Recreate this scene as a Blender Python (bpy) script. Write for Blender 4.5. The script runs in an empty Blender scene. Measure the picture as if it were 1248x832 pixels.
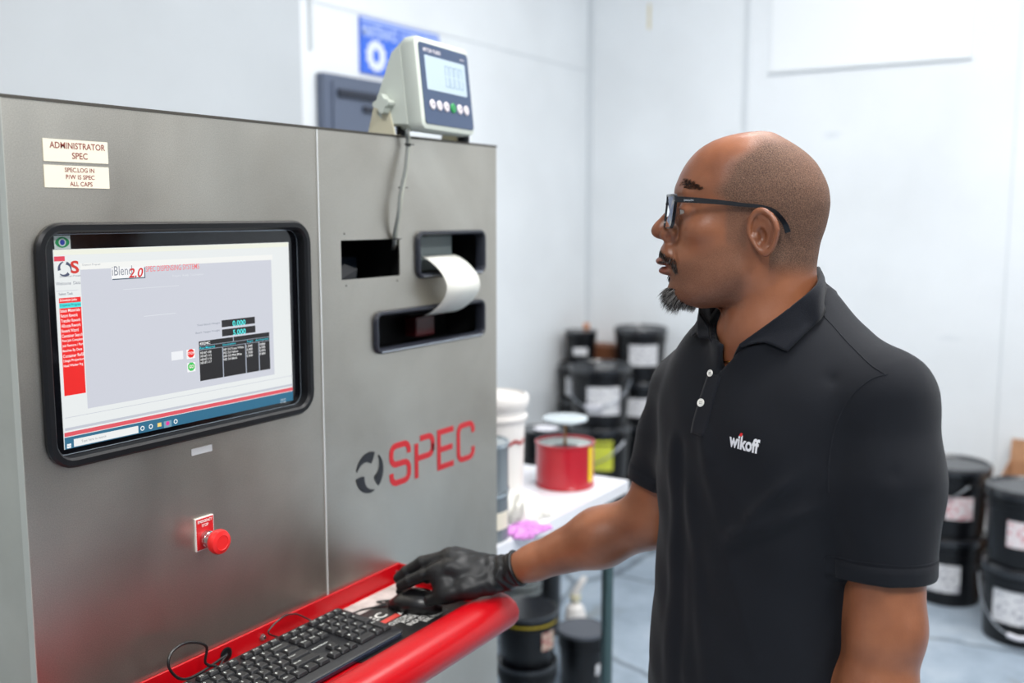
import bpy, bmesh, math, random
import numpy as np
from mathutils import Vector, Matrix
random.seed(7); rng = np.random.default_rng(5)
C = bpy.context.scene.collection
PI = math.pi
# ------------------------------------------------------------- camera maths
CF = 1213.0; TH = math.radians(7.28); AZ = math.radians(32.4); CH = 1.6
def ray(px, py):
    a = px-624; b = 416-py
    h = CF*math.cos(TH)+b*math.sin(TH); z = -CF*math.sin(TH)+b*math.cos(TH)
    return Vector((h*math.cos(AZ)+a*math.sin(AZ), h*math.sin(AZ)-a*math.cos(AZ), z))
def onY(px, py, d):
    r = ray(px, py); t = d/r.y; return Vector((r.x*t, d, r.z*t+CH))
def onZ(px, py, z):
    r = ray(px, py); t = (z-CH)/r.z; return Vector((r.x*t, r.y*t, z))
def atD(px, py, D):
    r = ray(px, py); f = r.x*math.cos(AZ)+r.y*math.sin(AZ); t = D/f
    return Vector((r.x*t, r.y*t, r.z*t+CH))
# ------------------------------------------------------------- materials
def lin(c):
    return tuple(((v/255/12.92) if v/255 <= .04045 else ((v/255+.055)/1.055)**2.4) for v in c)+(1,)
MATS = {}
EXPO = -.08; EMK = 2**-EXPO
def mat(name, rgb, rough=.5, metal=0, spec=.5, emit=0, noise=0, nscale=20, bump=0, bscale=200, coat=0, trans=0, sheen=0, sss=0):
    if name in MATS: return MATS[name]
    m = bpy.data.materials.new(name); m.use_nodes = True
    nt = m.node_tree; b = nt.nodes['Principled BSDF']; c = lin(rgb)
    b.inputs['Base Color'].default_value = c
    b.inputs['Roughness'].default_value = rough; b.inputs['Metallic'].default_value = metal
    b.inputs['Specular IOR Level'].default_value = spec
    if coat: b.inputs['Coat Weight'].default_value = coat; b.inputs['Coat Roughness'].default_value = .08
    if trans: b.inputs['Transmission Weight'].default_value = trans
    if sheen: b.inputs['Sheen Weight'].default_value = sheen; b.inputs['Sheen Roughness'].default_value = .5
    if sss:
        b.inputs['Subsurface Weight'].default_value = sss; b.inputs['Subsurface Radius'].default_value = (.9, .35, .2); b.inputs['Subsurface Scale'].default_value = .006
    if emit:
        b.inputs['Emission Color'].default_value = c; b.inputs['Emission Strength'].default_value = emit*EMK
        b.inputs['Base Color'].default_value = (0, 0, 0, 1) if emit > .01 else c
    if noise or bump:
        tc = nt.nodes.new('ShaderNodeTexCoord')
    if noise:
        n = nt.nodes.new('ShaderNodeTexNoise'); n.inputs['Scale'].default_value = nscale; n.inputs['Detail'].default_value = 6
        nt.links.new(tc.outputs['Object'], n.inputs['Vector'])
        r = nt.nodes.new('ShaderNodeValToRGB'); r.color_ramp.elements[0].position = .3; r.color_ramp.elements[1].position = .7
        r.color_ramp.elements[0].color = tuple(v*(1-noise) for v in c[:3])+(1,)
        r.color_ramp.elements[1].color = tuple(min(1, v*(1+noise*.6)) for v in c[:3])+(1,)
        nt.links.new(n.outputs['Fac'], r.inputs['Fac']); nt.links.new(r.outputs['Color'], b.inputs['Base Color'])
    if bump:
        n2 = nt.nodes.new('ShaderNodeTexNoise'); n2.inputs['Scale'].default_value = bscale; n2.inputs['Detail'].default_value = 4
        nt.links.new(tc.outputs['Object'], n2.inputs['Vector'])
        bp = nt.nodes.new('ShaderNodeBump'); bp.inputs['Strength'].default_value = bump; bp.inputs['Distance'].default_value = .002
        nt.links.new(n2.outputs['Fac'], bp.inputs['Height']); nt.links.new(bp.outputs['Normal'], b.inputs['Normal'])
    MATS[name] = m
    return m
def nodes(m): return m.node_tree, m.node_tree.nodes['Principled BSDF']
# ------------------------------------------------------------- geometry helpers
class MB:
    """collects vertices, faces and material slots of ONE mesh"""
    def __init__(s): s.v = []; s.f = []; s.mi = []; s.cur = 0
    def add(s, vs, fs):
        o = len(s.v); s.v += [tuple(v) for v in vs]; s.f += [tuple(i+o for i in f) for f in fs]; s.mi += [s.cur]*len(fs); return s
    def box(s, x0, x1, y0, y1, z0, z1):
        return s.add([(x0,y0,z0),(x1,y0,z0),(x1,y1,z0),(x0,y1,z0),(x0,y0,z1),(x1,y0,z1),(x1,y1,z1),(x0,y1,z1)],
                     [(0,3,2,1),(4,5,6,7),(0,1,5,4),(1,2,6,5),(2,3,7,6),(3,0,4,7)])
    def loops(s, L, closed=True, cap0=False, cap1=False):
        n = len(L[0]); vs = [p for l in L for p in l]; fs = []
        for i in range(len(L)-1):
            for j in range(n if closed else n-1):
                k = (j+1) % n
                fs.append((i*n+j, i*n+k, (i+1)*n+k, (i+1)*n+j))
        if cap0: fs.append(tuple(range(n))[::-1])
        if cap1: fs.append(tuple((len(L)-1)*n+j for j in range(n)))
        return s.add(vs, fs)
    def lathe(s, prof, c=(0,0,0), n=40, axis='z', cap0=True, cap1=True):
        L = []
        for r, h in prof:
            l = []
            for k in range(n):
                a = 2*PI*k/n
                if axis == 'z': l.append((c[0]+r*math.cos(a), c[1]+r*math.sin(a), c[2]+h))
                elif axis == 'y': l.append((c[0]+r*math.cos(a), c[1]+h, c[2]+r*math.sin(a)))
                else: l.append((c[0]+h, c[1]+r*math.cos(a), c[2]+r*math.sin(a)))
            L.append(l)
        return s.loops(L, True, cap0, cap1)
    def tube(s, pts, r, n=10, smooth=6, ends=True):
        P = catmull([Vector(p) for p in pts], smooth) if smooth else [Vector(p) for p in pts]
        rr = r if callable(r) else (lambda t: r)
        L = []; up = Vector((0, 0, 1)); prev = None
        for i, p in enumerate(P):
            t = (P[min(i+1, len(P)-1)]-P[max(i-1, 0)])
            if t.length < 1e-9: t = Vector((0, 0, 1))
            t.normalize()
            if prev is None: prev = t.orthogonal().normalized()
            a = (prev-t*prev.dot(t))
            a = a.normalized() if a.length > 1e-6 else t.orthogonal().normalized()
            prev = a; b = t.cross(a); q = rr(i/max(1, len(P)-1))
            L.append([p+(a*math.cos(2*PI*k/n)+b*math.sin(2*PI*k/n))*q for k in range(n)])
        return s.loops(L, True, ends, ends)
    def extend(s, me, M=Matrix()):
        o = len(s.v); s.v += [tuple(M @ v.co) for v in me.vertices]
        s.f += [tuple(i+o for i in p.vertices) for p in me.polygons]; s.mi += [s.cur]*len(me.polygons); return s
    def build(s, name, m, parent=None, smooth=False, bevel=0, auto=True, label=None):
        me = bpy.data.meshes.new(name)
        off = parent_origin(parent)
        me.from_pydata([tuple(Vector(v)-off) for v in s.v], [], s.f)
        ms = m if isinstance(m, (list, tuple)) else [m]
        for x in ms: me.materials.append(x)
        if len(ms) > 1:
            me.polygons.foreach_set('material_index', s.mi)
        me.update()
        if smooth:
            bm = bmesh.new(); bm.from_mesh(me); bmesh.ops.recalc_face_normals(bm, faces=bm.faces)
            for f in bm.faces: f.smooth = True
            for e in bm.edges:
                if auto and len(e.link_faces) == 2 and e.calc_face_angle(0) > .6: e.smooth = False
            bm.to_mesh(me); bm.free()
        o = bpy.data.objects.new(name, me); C.objects.link(o)
        if parent: o.parent = parent
        if bevel:
            b = o.modifiers.new('bevel', 'BEVEL'); b.width = bevel; b.segments = 2; b.limit_method = 'ANGLE'; b.angle_limit = .6
        if label: o['label'] = label
        return o
def parent_origin(p):
    o = Vector((0, 0, 0))
    while p is not None: o += p.location; p = p.parent
    return o
def catmull(P, k):
    out = []
    for i in range(len(P)-1):
        a = P[max(i-1, 0)]; b = P[i]; c = P[i+1]; d = P[min(i+2, len(P)-1)]
        for j in range(k):
            t = j/k
            out.append(.5*((2*b)+(c-a)*t+(2*a-5*b+4*c-d)*t*t+(3*b-3*c+d-a)*t**3))
    out.append(P[-1]); return out
def thing(name, label, cat, loc=(0, 0, 0), group=None):
    o = bpy.data.objects.new(name, None); C.objects.link(o); o.location = loc
    o.empty_display_size = .05; o['label'] = label; o['category'] = cat
    if group: o['group'] = group
    return o
def tag(o, label, cat, group=None):
    o['label'] = label; o['category'] = cat
    if group: o['group'] = group
    return o
def struct(name, mb, m, **k):
    o = mb.build(name, m, **k); o['kind'] = 'structure'; return o
def text_mesh(s, bold=0, ext=0):
    cu = bpy.data.curves.new('t', 'FONT'); cu.body = s; cu.size = 1; cu.offset = bold; cu.extrude = ext; cu.resolution_u = 3
    o = bpy.data.objects.new('t', cu); C.objects.link(o)
    dg = bpy.context.evaluated_depsgraph_get()
    me = bpy.data.meshes.new_from_object(o.evaluated_get(dg))
    bpy.data.objects.remove(o); bpy.data.curves.remove(cu)
    return me
def text_fit(mb, s, O, U, V, w, h, bold=0, shear=0):
    """text filling a box: origin O, unit directions U (reading) and V (up), size w x h"""
    me = text_mesh(s, bold)
    if not me.vertices: return
    xs = [v.co.x for v in me.vertices]; ys = [v.co.y for v in me.vertices]
    x0, x1, y0, y1 = min(xs), max(xs), min(ys), max(ys)
    O = Vector(O); U = Vector(U); V = Vector(V); o = len(mb.v)
    for v in me.vertices:
        a = (v.co.x-x0)/(x1-x0)*w; b = (v.co.y-y0)/(y1-y0)*h
        mb.v.append(tuple(O+U*(a+shear*b)+V*b))
    mb.f += [tuple(i+o for i in p.vertices) for p in me.polygons]; mb.mi += [mb.cur]*len(me.polygons)
    bpy.data.meshes.remove(me)
def rrect(x0, x1, z0, z1, r, n=6):
    out = []
    for cx, cz, a0 in ((x1-r, z1-r, 0), (x0+r, z1-r, PI/2), (x0+r, z0+r, PI), (x1-r, z0+r, 1.5*PI)):
        for k in range(n+1):
            a = a0+PI/2*k/n; out.append((cx+r*math.cos(a), cz+r*math.sin(a)))
    return out
def rframe(mb, x0, x1, z0, z1, r, prof, cap=False, n=6):
    L = []
    for ins, y in prof:
        L.append([(a, y, b) for a, b in rrect(x0+ins, x1-ins, z0+ins, z1-ins, max(r-ins, .001), n)])
    mb.loops(L, True, False, cap)
def sheet_holes(mb, x0, x1, z0, z1, y0, y1, holes):
    xs = sorted({x0, x1, *[h[0] for h in holes], *[h[1] for h in holes]}); zs = sorted({z0, z1, *[h[2] for h in holes], *[h[3] for h in holes]})
    for i in range(len(xs)-1):
        for j in range(len(zs)-1):
            cx = (xs[i]+xs[i+1])/2; cz = (zs[j]+zs[j+1])/2
            if any(h[0] < cx < h[1] and h[2] < cz < h[3] for h in holes): continue
            mb.add([(xs[i],y0,zs[j]),(xs[i+1],y0,zs[j]),(xs[i+1],y0,zs[j+1]),(xs[i],y0,zs[j+1]),(xs[i],y1,zs[j]),(xs[i+1],y1,zs[j]),(xs[i+1],y1,zs[j+1]),(xs[i],y1,zs[j+1])], [(0,1,2,3),(4,7,6,5)])
    for h in holes+[(x0, x1, z0, z1)]:
        a, b, c, d = h
        mb.add([(a,y0,c),(b,y0,c),(b,y0,d),(a,y0,d),(a,y1,c),(b,y1,c),(b,y1,d),(a,y1,d)], [(0,1,5,4),(1,2,6,5),(2,3,7,6),(3,0,4,7)])
def ribbon(mb, pts, w, y, yt):
    """flat stroke of width w through 2D points (x,z), between y and yt"""
    P = [Vector(p) for p in pts]; Lf = []; Rt = []
    for i, p in enumerate(P):
        a = (P[i]-P[i-1]).normalized() if i else (P[1]-P[0]).normalized()
        b = (P[i+1]-P[i]).normalized() if i < len(P)-1 else a
        t = (a+b); t = t.normalized() if t.length > 1e-6 else a
        n = Vector((-t.y, t.x)); k = w/2/max(.5, n.dot(Vector((-b.y, b.x))))
        Lf.append(p+n*k); Rt.append(p-n*k)
    L = [[(l.x, yt, l.y), (l.x, y, l.y), (r.x, y, r.y), (r.x, yt, r.y)] for l, r in zip(Lf, Rt)]
    mb.loops(L, True, True, True)
# ============================================================= SETTING
WX = 4.875; WY = 2.6; X0 = -3.2; Y0 = -3.6; ZC = 3.6
def wall_mat(name, rgb, k=.04):
    m = mat(name, rgb, .55, bump=.15, bscale=6)
    nt, b = nodes(m); tc = nt.nodes.new('ShaderNodeTexCoord')
    n = nt.nodes.new('ShaderNodeTexNoise'); n.inputs['Scale'].default_value = 1.7; n.inputs['Detail'].default_value = 7
    nt.links.new(tc.outputs['Object'], n.inputs['Vector'])
    r = nt.nodes.new('ShaderNodeValToRGB'); e = r.color_ramp.elements; c = lin(rgb)
    e[0].position = .3; e[1].position = .62; e[0].color = tuple(v*(1-k*2.2) for v in c[:3])+(1,); e[1].color = c
    nt.links.new(n.outputs['Fac'], r.inputs['Fac'])
    # a few grey scuffs
    mp = nt.nodes.new('ShaderNodeMapping'); mp.inputs['Scale'].default_value = (.9, .9, 5); mp.inputs['Location'].default_value = (3.1, 1.7, .6)
    nt.links.new(tc.outputs['Object'], mp.inputs['Vector'])
    n2 = nt.nodes.new('ShaderNodeTexNoise'); n2.inputs['Scale'].default_value = 2.2; n2.inputs['Detail'].default_value = 3
    nt.links.new(mp.outputs['Vector'], n2.inputs['Vector'])
    r2 = nt.nodes.new('ShaderNodeValToRGB'); r2.color_ramp.elements[0].position = .71; r2.color_ramp.elements[1].position = .8
    r2.color_ramp.elements[0].color = (1, 1, 1, 1); r2.color_ramp.elements[1].color = (.8, .82, .84, 1)
    nt.links.new(n2.outputs['Fac'], r2.inputs['Fac'])
    mx = nt.nodes.new('ShaderNodeMixRGB'); mx.blend_type = 'MULTIPLY'; mx.inputs[0].default_value = 1
    nt.links.new(r.outputs['Color'], mx.inputs[1]); nt.links.new(r2.outputs['Color'], mx.inputs[2])
    nt.links.new(mx.outputs['Color'], b.inputs['Base Color'])
    return m
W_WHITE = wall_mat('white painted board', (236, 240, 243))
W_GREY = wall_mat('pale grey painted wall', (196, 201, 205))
W_DARK = wall_mat('dark reflection band', (74, 62, 60))
def floor_mat():
    m = mat('worn blue grey epoxy floor', (150, 165, 178), .35, bump=.1, bscale=30)
    nt, b = nodes(m); tc = nt.nodes.new('ShaderNodeTexCoord')
    n = nt.nodes.new('ShaderNodeTexNoise'); n.inputs['Scale'].default_value = 2.6; n.inputs['Detail'].default_value = 9; n.inputs['Roughness'].default_value = .65
    nt.links.new(tc.outputs['Object'], n.inputs['Vector'])
    r = nt.nodes.new('ShaderNodeValToRGB'); e = r.color_ramp.elements
    e[0].position = .33; e[0].color = lin((120, 116, 106)); e[1].position = .41; e[1].color = lin((142, 156, 170))
    a = e.new(.55); a.color = lin((160, 174, 188)); a = e.new(.7); a.color = lin((182, 193, 203)); a = e.new(.37); a.color = lin((134, 140, 144))
    nt.links.new(n.outputs['Fac'], r.inputs['Fac'])
    v = nt.nodes.new('ShaderNodeTexVoronoi'); v.feature = 'DISTANCE_TO_EDGE'; v.inputs['Scale'].default_value = .9
    nt.links.new(n.outputs['Color'], v.inputs['Vector'])
    mp = nt.nodes.new('ShaderNodeMixRGB'); mp.inputs[0].default_value = .12
    nt.links.new(tc.outputs['Object'], mp.inputs[1]); nt.links.new(n.outputs['Color'], mp.inputs[2]); nt.links.new(mp.outputs['Color'], v.inputs['Vector'])
    r2 = nt.nodes.new('ShaderNodeValToRGB'); r2.color_ramp.elements[0].position = .004; r2.color_ramp.elements[1].position = .014
    r2.color_ramp.elements[0].color = (.45, .45, .45, 1)
    nt.links.new(v.outputs['Distance'], r2.inputs['Fac'])
    mx = nt.nodes.new('ShaderNodeMixRGB'); mx.blend_type = 'MULTIPLY'; mx.inputs[0].default_value = 1
    nt.links.new(r.outputs['Color'], mx.inputs[1]); nt.links.new(r2.outputs['Color'], mx.inputs[2])
    nt.links.new(mx.outputs['Color'], b.inputs['Base Color'])
    return m
struct('floor', MB().box(X0-.1, WX+.1, Y0-.1, WY+.1, -.1, 0), floor_mat())
struct('ceiling', MB().box(X0-.1, WX+.1, Y0-.1, WY+.1, ZC, ZC+.1), mat('ceiling paint', (225, 228, 230), .8))
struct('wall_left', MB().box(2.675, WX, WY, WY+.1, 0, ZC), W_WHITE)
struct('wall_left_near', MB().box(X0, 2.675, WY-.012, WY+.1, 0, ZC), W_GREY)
struct('wall_back', MB().box(WX, WX+.1, Y0, WY+.1, 0, ZC), W_WHITE)
struct('wall_front', MB().box(X0-.1, X0, Y0, WY+.1, 1.0, ZC), W_GREY)
struct('wall_right', MB().box(X0, WX, Y0-.1, Y0, 1.0, ZC), W_GREY)
struct('reflection_band_front', MB().box(X0-.1, X0+.01, Y0, WY+.1, 0, .999), W_DARK)  # unseen dark band, added so the lower cabinet steel reflects darker
struct('reflection_band_right', MB().box(X0+.011, WX, Y0-.1, Y0+.01, 0, .999), W_DARK)  # second added dark band out of view, likewise for the steel's reflection
M_TRIM = mat('seam trim paint', (214, 219, 223), .5)
struct('trim_1', MB().box(WX-.008, WX, 1.712, 1.736, 1.0, ZC), M_TRIM)
struct('trim_2', MB().box(WX-.004, WX, .51, .516, 0, ZC), M_TRIM)
struct('trim_3', MB().box(WX-.022, WX, WY-.022, WY, 0, ZC), M_TRIM)
struct('trim_4', MB().box(2.727, 2.741, WY-.01, WY, 2.19, ZC), mat('wall conduit', (204, 209, 212), .5))
struct('trim_5', MB().box(2.675, WX-.03, WY-.003, WY, 2.36, 2.366), M_TRIM)
# white board panel high on the back wall
M_BOARD = mat('board laminate', (244, 247, 249), .3)
t = thing('wall_board', 'large white board panel mounted high on the back wall', 'wall panel', (WX-.012, 1.15, 2.29))
MB().box(WX-.012, WX-.001, .71, 1.6, 2.29, 3.3).build('board_face', M_BOARD, t)
MB().box(WX-.016, WX-.001, .70, 1.61, 2.279, 2.2895).build('bottom_rail', mat('board rail', (226, 230, 232), .4), t)
# electrical panel on the left wall
M_EP = mat('electrical panel grey', (92, 102, 122), .45)
M_EPD = mat('electrical panel slot', (34, 40, 54), .5)
t = thing('electrical_panel', 'grey metal electrical panel on the left wall behind the cabinet', 'electrical panel', (2.95, 2.5, 1.0))
MB().box(2.758, 3.17, 2.56, 2.599, 1.0, 2.112).build('panel_body', M_EP, t, bevel=.004)
MB().box(2.80, 3.16, 2.552, 2.5595, 1.04, 2.085).build('panel_door', M_EP, t, bevel=.003)
for a, b, c, d in ((2.82, 3.06, 2.03, 2.058), (2.96, 3.10, 1.985, 2.008)):
    MB().box(a, b, 2.540, 2.5515, c, d).build('door_latch', M_EPD, t, bevel=.003)
# blue sign
M_BLUE = mat('sign blue', (58, 110, 224), .4); M_SW = mat('sign white', (225, 232, 245), .4); M_SB2 = mat('sign pale blue', (186, 204, 244), .4)
t = thing('wall_sign', 'blue sign with pale lettering and a white round symbol on the left wall', 'sign', (3.25, 2.592, 2.14))
MB().box(3.0, 3.505, 2.590, 2.5985, 2.14, 2.352).build('sign_plate', M_BLUE, t, bevel=.002)
MB().box(3.004, 3.50, 2.5885, 2.5895, 2.336, 2.346).build('top_stripe', M_SB2, t)
mb = MB(); ux = (1, 0, 0); uz = (0, 0, 1)
text_fit(mb, 'MAINTENANCE', (3.010, 2.589, 2.278), ux, uz, .215, .050, .03)
text_fit(mb, 'SAFETY FIRST', (3.245, 2.589, 2.278), ux, uz, .245, .050, .03)
mb.build('lettering', M_SB2, t)
mb = MB(); cx, cz = 3.09, 2.212
L0, L1 = [], []
for k in range(72):
    a = 2*PI*k/72; r = .055+(.007 if (k//3) % 2 else 0); L0.append((cx+r*math.cos(a), 2.5885, cz+r*math.sin(a))); L1.append((cx+.020*math.cos(a), 2.5885, cz+.026*math.sin(a)))
mb.loops([L0, L1]); mb.build('round_symbol', M_SW, t)
mb = MB(); text_fit(mb, 'KEEP THIS AREA', (3.19, 2.589, 2.22), ux, uz, .29, .03, .01); text_fit(mb, 'CLEAN AT ALL TIMES', (3.19, 2.589, 2.17), ux, uz, .29, .03, .01); mb.build('lettering', M_SW, t)
# small tape mark on back wall
tag(MB().box(WX-.003, WX-.001, 2.245, 2.258, 2.55, 2.68).build('masking_tape', mat('masking tape', (226, 214, 178), .7)), 'short strip of yellowed masking tape high on the back wall', 'tape')
# ceiling lights (real fixtures with their light)
def area(name, loc, sx, sy, e, rot=(0, 0, 0), col=(1, 1, 1)):
    l = bpy.data.lights.new(name, 'AREA'); l.shape = 'RECTANGLE'; l.size = sx; l.size_y = sy; l.energy = e; l.color = col
    o = bpy.data.objects.new(name, l); C.objects.link(o); o.location = loc; o.rotation_euler = rot; return o
M_DIFF = mat('light diffuser', (255, 255, 255), emit=4)
M_FIX = mat('fixture white metal', (230, 230, 230), .4)
LP = [(3.2, .9, 26, 'ceiling light panel nearest the room corner'), (3.2, -1.4, 40, 'ceiling light panel over the stacked pails at the back wall'),
      (1.7, .1, 62, 'ceiling light panel above the man'), (.5, -1.7, 85, 'ceiling light panel behind the camera'), (-1.2, .2, 70, 'ceiling light panel left of the camera')]
for x, y, e, lb in LP:
    t = thing('ceiling_light', lb, 'ceiling light', (x, y, 3.5), 'ceiling light panels')
    mb = MB(); mb.box(x-.62, x+.62, y-.32, y+.32, 3.52, 3.599); mb.build('housing', M_FIX, t)
    MB().box(x-.58, x+.58, y-.28, y+.28, 3.508, 3.519).build('diffuser', M_DIFF, t)
    area('panel_lamp', (x, y, 3.50), 1.16, .56, e, col=(1, .985, .965))
# ============================================================= CABINET
YF = 1.15; CX0, CX1, CZ = .689, 1.751, 1.737
def steel_mat():
    m = mat('brushed stainless steel', (158, 156, 150), .4, 1, bump=.06, bscale=900)
    nt, b = nodes(m); tc = nt.nodes.new('ShaderNodeTexCoord')
    n = nt.nodes.new('ShaderNodeTexNoise'); n.inputs['Scale'].default_value = 3.2; n.inputs['Detail'].default_value = 5; n.inputs['Distortion'].default_value = .4
    nt.links.new(tc.outputs['Object'], n.inputs['Vector'])
    r = nt.nodes.new('ShaderNodeValToRGB'); r.color_ramp.elements[0].position = .3; r.color_ramp.elements[1].position = .75
    r.color_ramp.elements[0].color = lin((178, 172, 162)); r.color_ramp.elements[1].color = lin((210, 206, 196))
    nt.links.new(n.outputs['Fac'], r.inputs['Fac'])
    n3 = nt.nodes.new('ShaderNodeTexNoise'); n3.inputs['Scale'].default_value = 700; n3.inputs['Detail'].default_value = 1
    nt.links.new(tc.outputs['Object'], n3.inputs['Vector'])
    r3 = nt.nodes.new('ShaderNodeValToRGB'); r3.color_ramp.elements[0].position = .3; r3.color_ramp.elements[1].position = .7
    r3.color_ramp.elements[0].color = (.8, .8, .8, 1); r3.color_ramp.elements[1].color = (1, 1, 1, 1)
    nt.links.new(n3.outputs['Fac'], r3.inputs['Fac'])
    mx = nt.nodes.new('ShaderNodeMixRGB'); mx.blend_type = 'MULTIPLY'; mx.inputs[0].default_value = 1
    nt.links.new(r.outputs['Color'], mx.inputs[1]); nt.links.new(r3.outputs['Color'], mx.inputs[2])
    nt.links.new(mx.outputs['Color'], b.inputs['Base Color'])
    mp = nt.nodes.new('ShaderNodeMapping'); mp.inputs['Scale'].default_value = (2.2, 1, .9); mp.inputs['Rotation'].default_value = (0, .5, 0)
    n2 = nt.nodes.new('ShaderNodeTexNoise'); n2.inputs['Scale'].default_value = 5; n2.inputs['Detail'].default_value = 4
    nt.links.new(tc.outputs['Object'], mp.inputs['Vector']); nt.links.new(mp.outputs['Vector'], n2.inputs['Vector'])
    r2 = nt.nodes.new('ShaderNodeMapRange'); r2.inputs['To Min'].default_value = .30; r2.inputs['To Max'].default_value = .48
    nt.links.new(n2.outputs['Fac'], r2.inputs['Value']); nt.links.new(r2.outputs['Result'], b.inputs['Roughness'])
    return m
M_ST = steel_mat()
M_ST2 = mat('galvanised side sheet', (186, 186, 176), .5, .6, noise=.1, nscale=8)
M_BLK = mat('black rubber', (13, 14, 17), .42, spec=.35); M_INT = mat('dark cabinet interior', (9, 10, 12), .6)
M_GLOSS = mat('glossy black plastic', (9, 10, 14), .12, coat=.5)
cab = thing('dispensing_cabinet', 'large stainless steel dispensing cabinet with built-in screen and red keyboard tray', 'machine cabinet', (1.22, 1.5, 0))
MON = (.718, 1.192, 1.277, 1.590); UP = (1.476, 1.702, 1.480, 1.569); LO = (1.352, 1.700, 1.351, 1.428); H1 = (1.272, 1.429, 1.489, 1.556)
def inset(r, i): return (r[0]+i, r[1]-i, r[2]+i, r[3]-i)
mb = MB(); sheet_holes(mb, CX0, 1.2175, .06, CZ, YF, YF+.003, [inset(MON, .011)]); mb.build('front_panel', M_ST, cab)
mb = MB(); sheet_holes(mb, 1.2205, CX1, .06, CZ, YF, YF+.003, [inset(UP, .005), inset(LO, .005), H1]); mb.build('front_panel', M_ST, cab)
MB().box(1.2178, 1.2202, YF-.0018, YF+.003, .06, CZ).build('seam_strip', mat('bright steel seam', (215, 217, 216), .5, .5), cab)
MB().box(CX0, CX0+.003, YF+.0031, 2.05, .06, CZ).build('side_panel', M_ST2, cab)
MB().box(CX1-.003, CX1, YF+.0031, 2.05, .06, CZ).build('side_panel', M_ST, cab)
MB().box(CX0+.0031, CX1-.0031, 2.047, 2.05, .06, CZ).build('back_panel', M_ST, cab)
MB().box(CX0-.001, CX1+.001, YF-.001, 2.051, CZ+.0001, CZ+.004).build('top_panel', mat('top sheet edge', (96, 92, 86), .45, 1), cab)
MB().box(CX0+.02, CX1-.02, YF+.05, 2.0, 0, .0599).build('plinth', mat('dark plinth', (40, 40, 42), .6), cab)
# corner fold line on the side
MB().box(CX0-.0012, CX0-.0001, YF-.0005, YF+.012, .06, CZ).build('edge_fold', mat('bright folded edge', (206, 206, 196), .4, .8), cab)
# monitor
f = MB(); rframe(f, *MON, .036, [(0, YF-.0002), (0, YF-.006), (.003, YF-.010), (.010, YF-.010), (.013, YF-.006), (.0135, YF+.010)]); f.build('screen_gasket', M_BLK, cab, smooth=True)
mon = MB().box(MON[0]+.0137, MON[1]-.0137, YF+.0085, YF+.03, MON[2]+.0137, MON[3]-.0137).build('monitor', M_GLOSS, cab)
f = MB(); rframe(f, MON[0]+.0145, MON[1]-.0145, MON[2]+.0145, MON[3]-.0145, .02, [(0, YF+.0083), (.0012, YF+.0083)]); f.build('glass_highlight_line', mat('glass highlight', (150, 160, 170), .2, .5), mon)  # pale line paints the highlight around the monitor glass
YS = YF+.0080
SX0, SX1, SZ0, SZ1 = [v for v in (onY(71, 420, YS).x, onY(354.2, 390, YS).x, onY(78, 548, YS).z, onY(351, 295, YS).z)]
def em(name, rgb, e=1.0): return mat('screen '+name, rgb, emit=e*1.0)
def smb(name, rgb, depth, fn, e=1.0):
    m_ = MB(); fn(m_, YS-.00012*depth); return m_.build(name, em(name, rgb, e), scr)
def q(mb, y, p0, p1):
    a = onY(*p0, YS); b = onY(*p1, YS); x0, x1 = sorted((a.x, b.x)); z0, z1 = sorted((a.z, b.z))
    mb.add([(x0, y, z0), (x1, y, z0), (x1, y, z1), (x0, y, z1)], [(0, 1, 2, 3)])
def tx(mb, y, s, pl, pr, h, bold=0, shear=0):
    a = onY(*pl, YS); b = onY(*pr, YS); text_fit(mb, s, (a.x, y, a.z), ux, uz, b.x-a.x, h, bold, shear)
scr = MB(); scr.add([(SX0, YS, SZ0), (SX1, YS, SZ0), (SX1, YS, SZ1), (SX0, YS, SZ1)], [(0, 1, 2, 3)])
scr = scr.build('screen', em('white', (232, 236, 236)), mon, label='lit computer screen showing a dispensing program')
smb('title_bar', (238, 240, 226), 1, lambda m, y: q(m, y, (65.3, 304.8), (351, 300.5)))
smb('menu_tab', (226, 70, 90), 2, lambda m, y: q(m, y, (65.5, 312.6), (79, 318)))
smb('program_window', (206, 209, 219), 2, lambda m, y: q(m, y, (97.3, 324), (334.5, 456)))
smb('window_title', (242, 243, 240), 3, lambda m, y: (q(m, y, (97.3, 321), (332, 316.5))))
def f1(m, y): tx(m, y, 'Dispense Program', (100, 324.5), (122, 323.5), .003)
smb('window_title_text', (150, 155, 165), 4, f1)
def f1(m, y):
    c = onY(78.7, 327.7, YS)
    for a0 in (100, 220, 340):
        L = []
        for k in range(9):
            a = math.radians(a0+k*11.5); w = .0035*(.35+k/9)
            L.append([(c.x+(.0098)*math.cos(a), y, c.z+.0098*math.sin(a)), (c.x+(.0098-w)*math.cos(a), y, c.z+(.0098-w)*math.sin(a))])
        m.loops(L, closed=False)
smb('swirl_logo', (70, 78, 105), 3, f1)
smb('logo_letter', (214, 50, 40), 3, lambda m, y: tx(m, y, 'S', (86, 333.5), (96.5, 332.8), .0165, .03))
smb('grey_text', (120, 124, 140), 3, lambda m, y: (tx(m, y, 'Southeastern Process', (72.5, 338), (98, 337.2), .0024), tx(m, y, 'Welcome  Data', (68, 347.8), (98, 346.4), .0040), tx(m, y, 'Select Task', (71.5, 360), (89, 359), .0032, .01)))
def hl(m, y, pl, xr, th):
    a = onY(*pl, YS); x1 = onY(xr, 400, YS).x if not isinstance(xr, tuple) else xr[0]
    m.add([(a.x, y, a.z-th), (x1, y, a.z-th), (x1, y, a.z), (a.x, y, a.z)], [(0, 1, 2, 3)])
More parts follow.
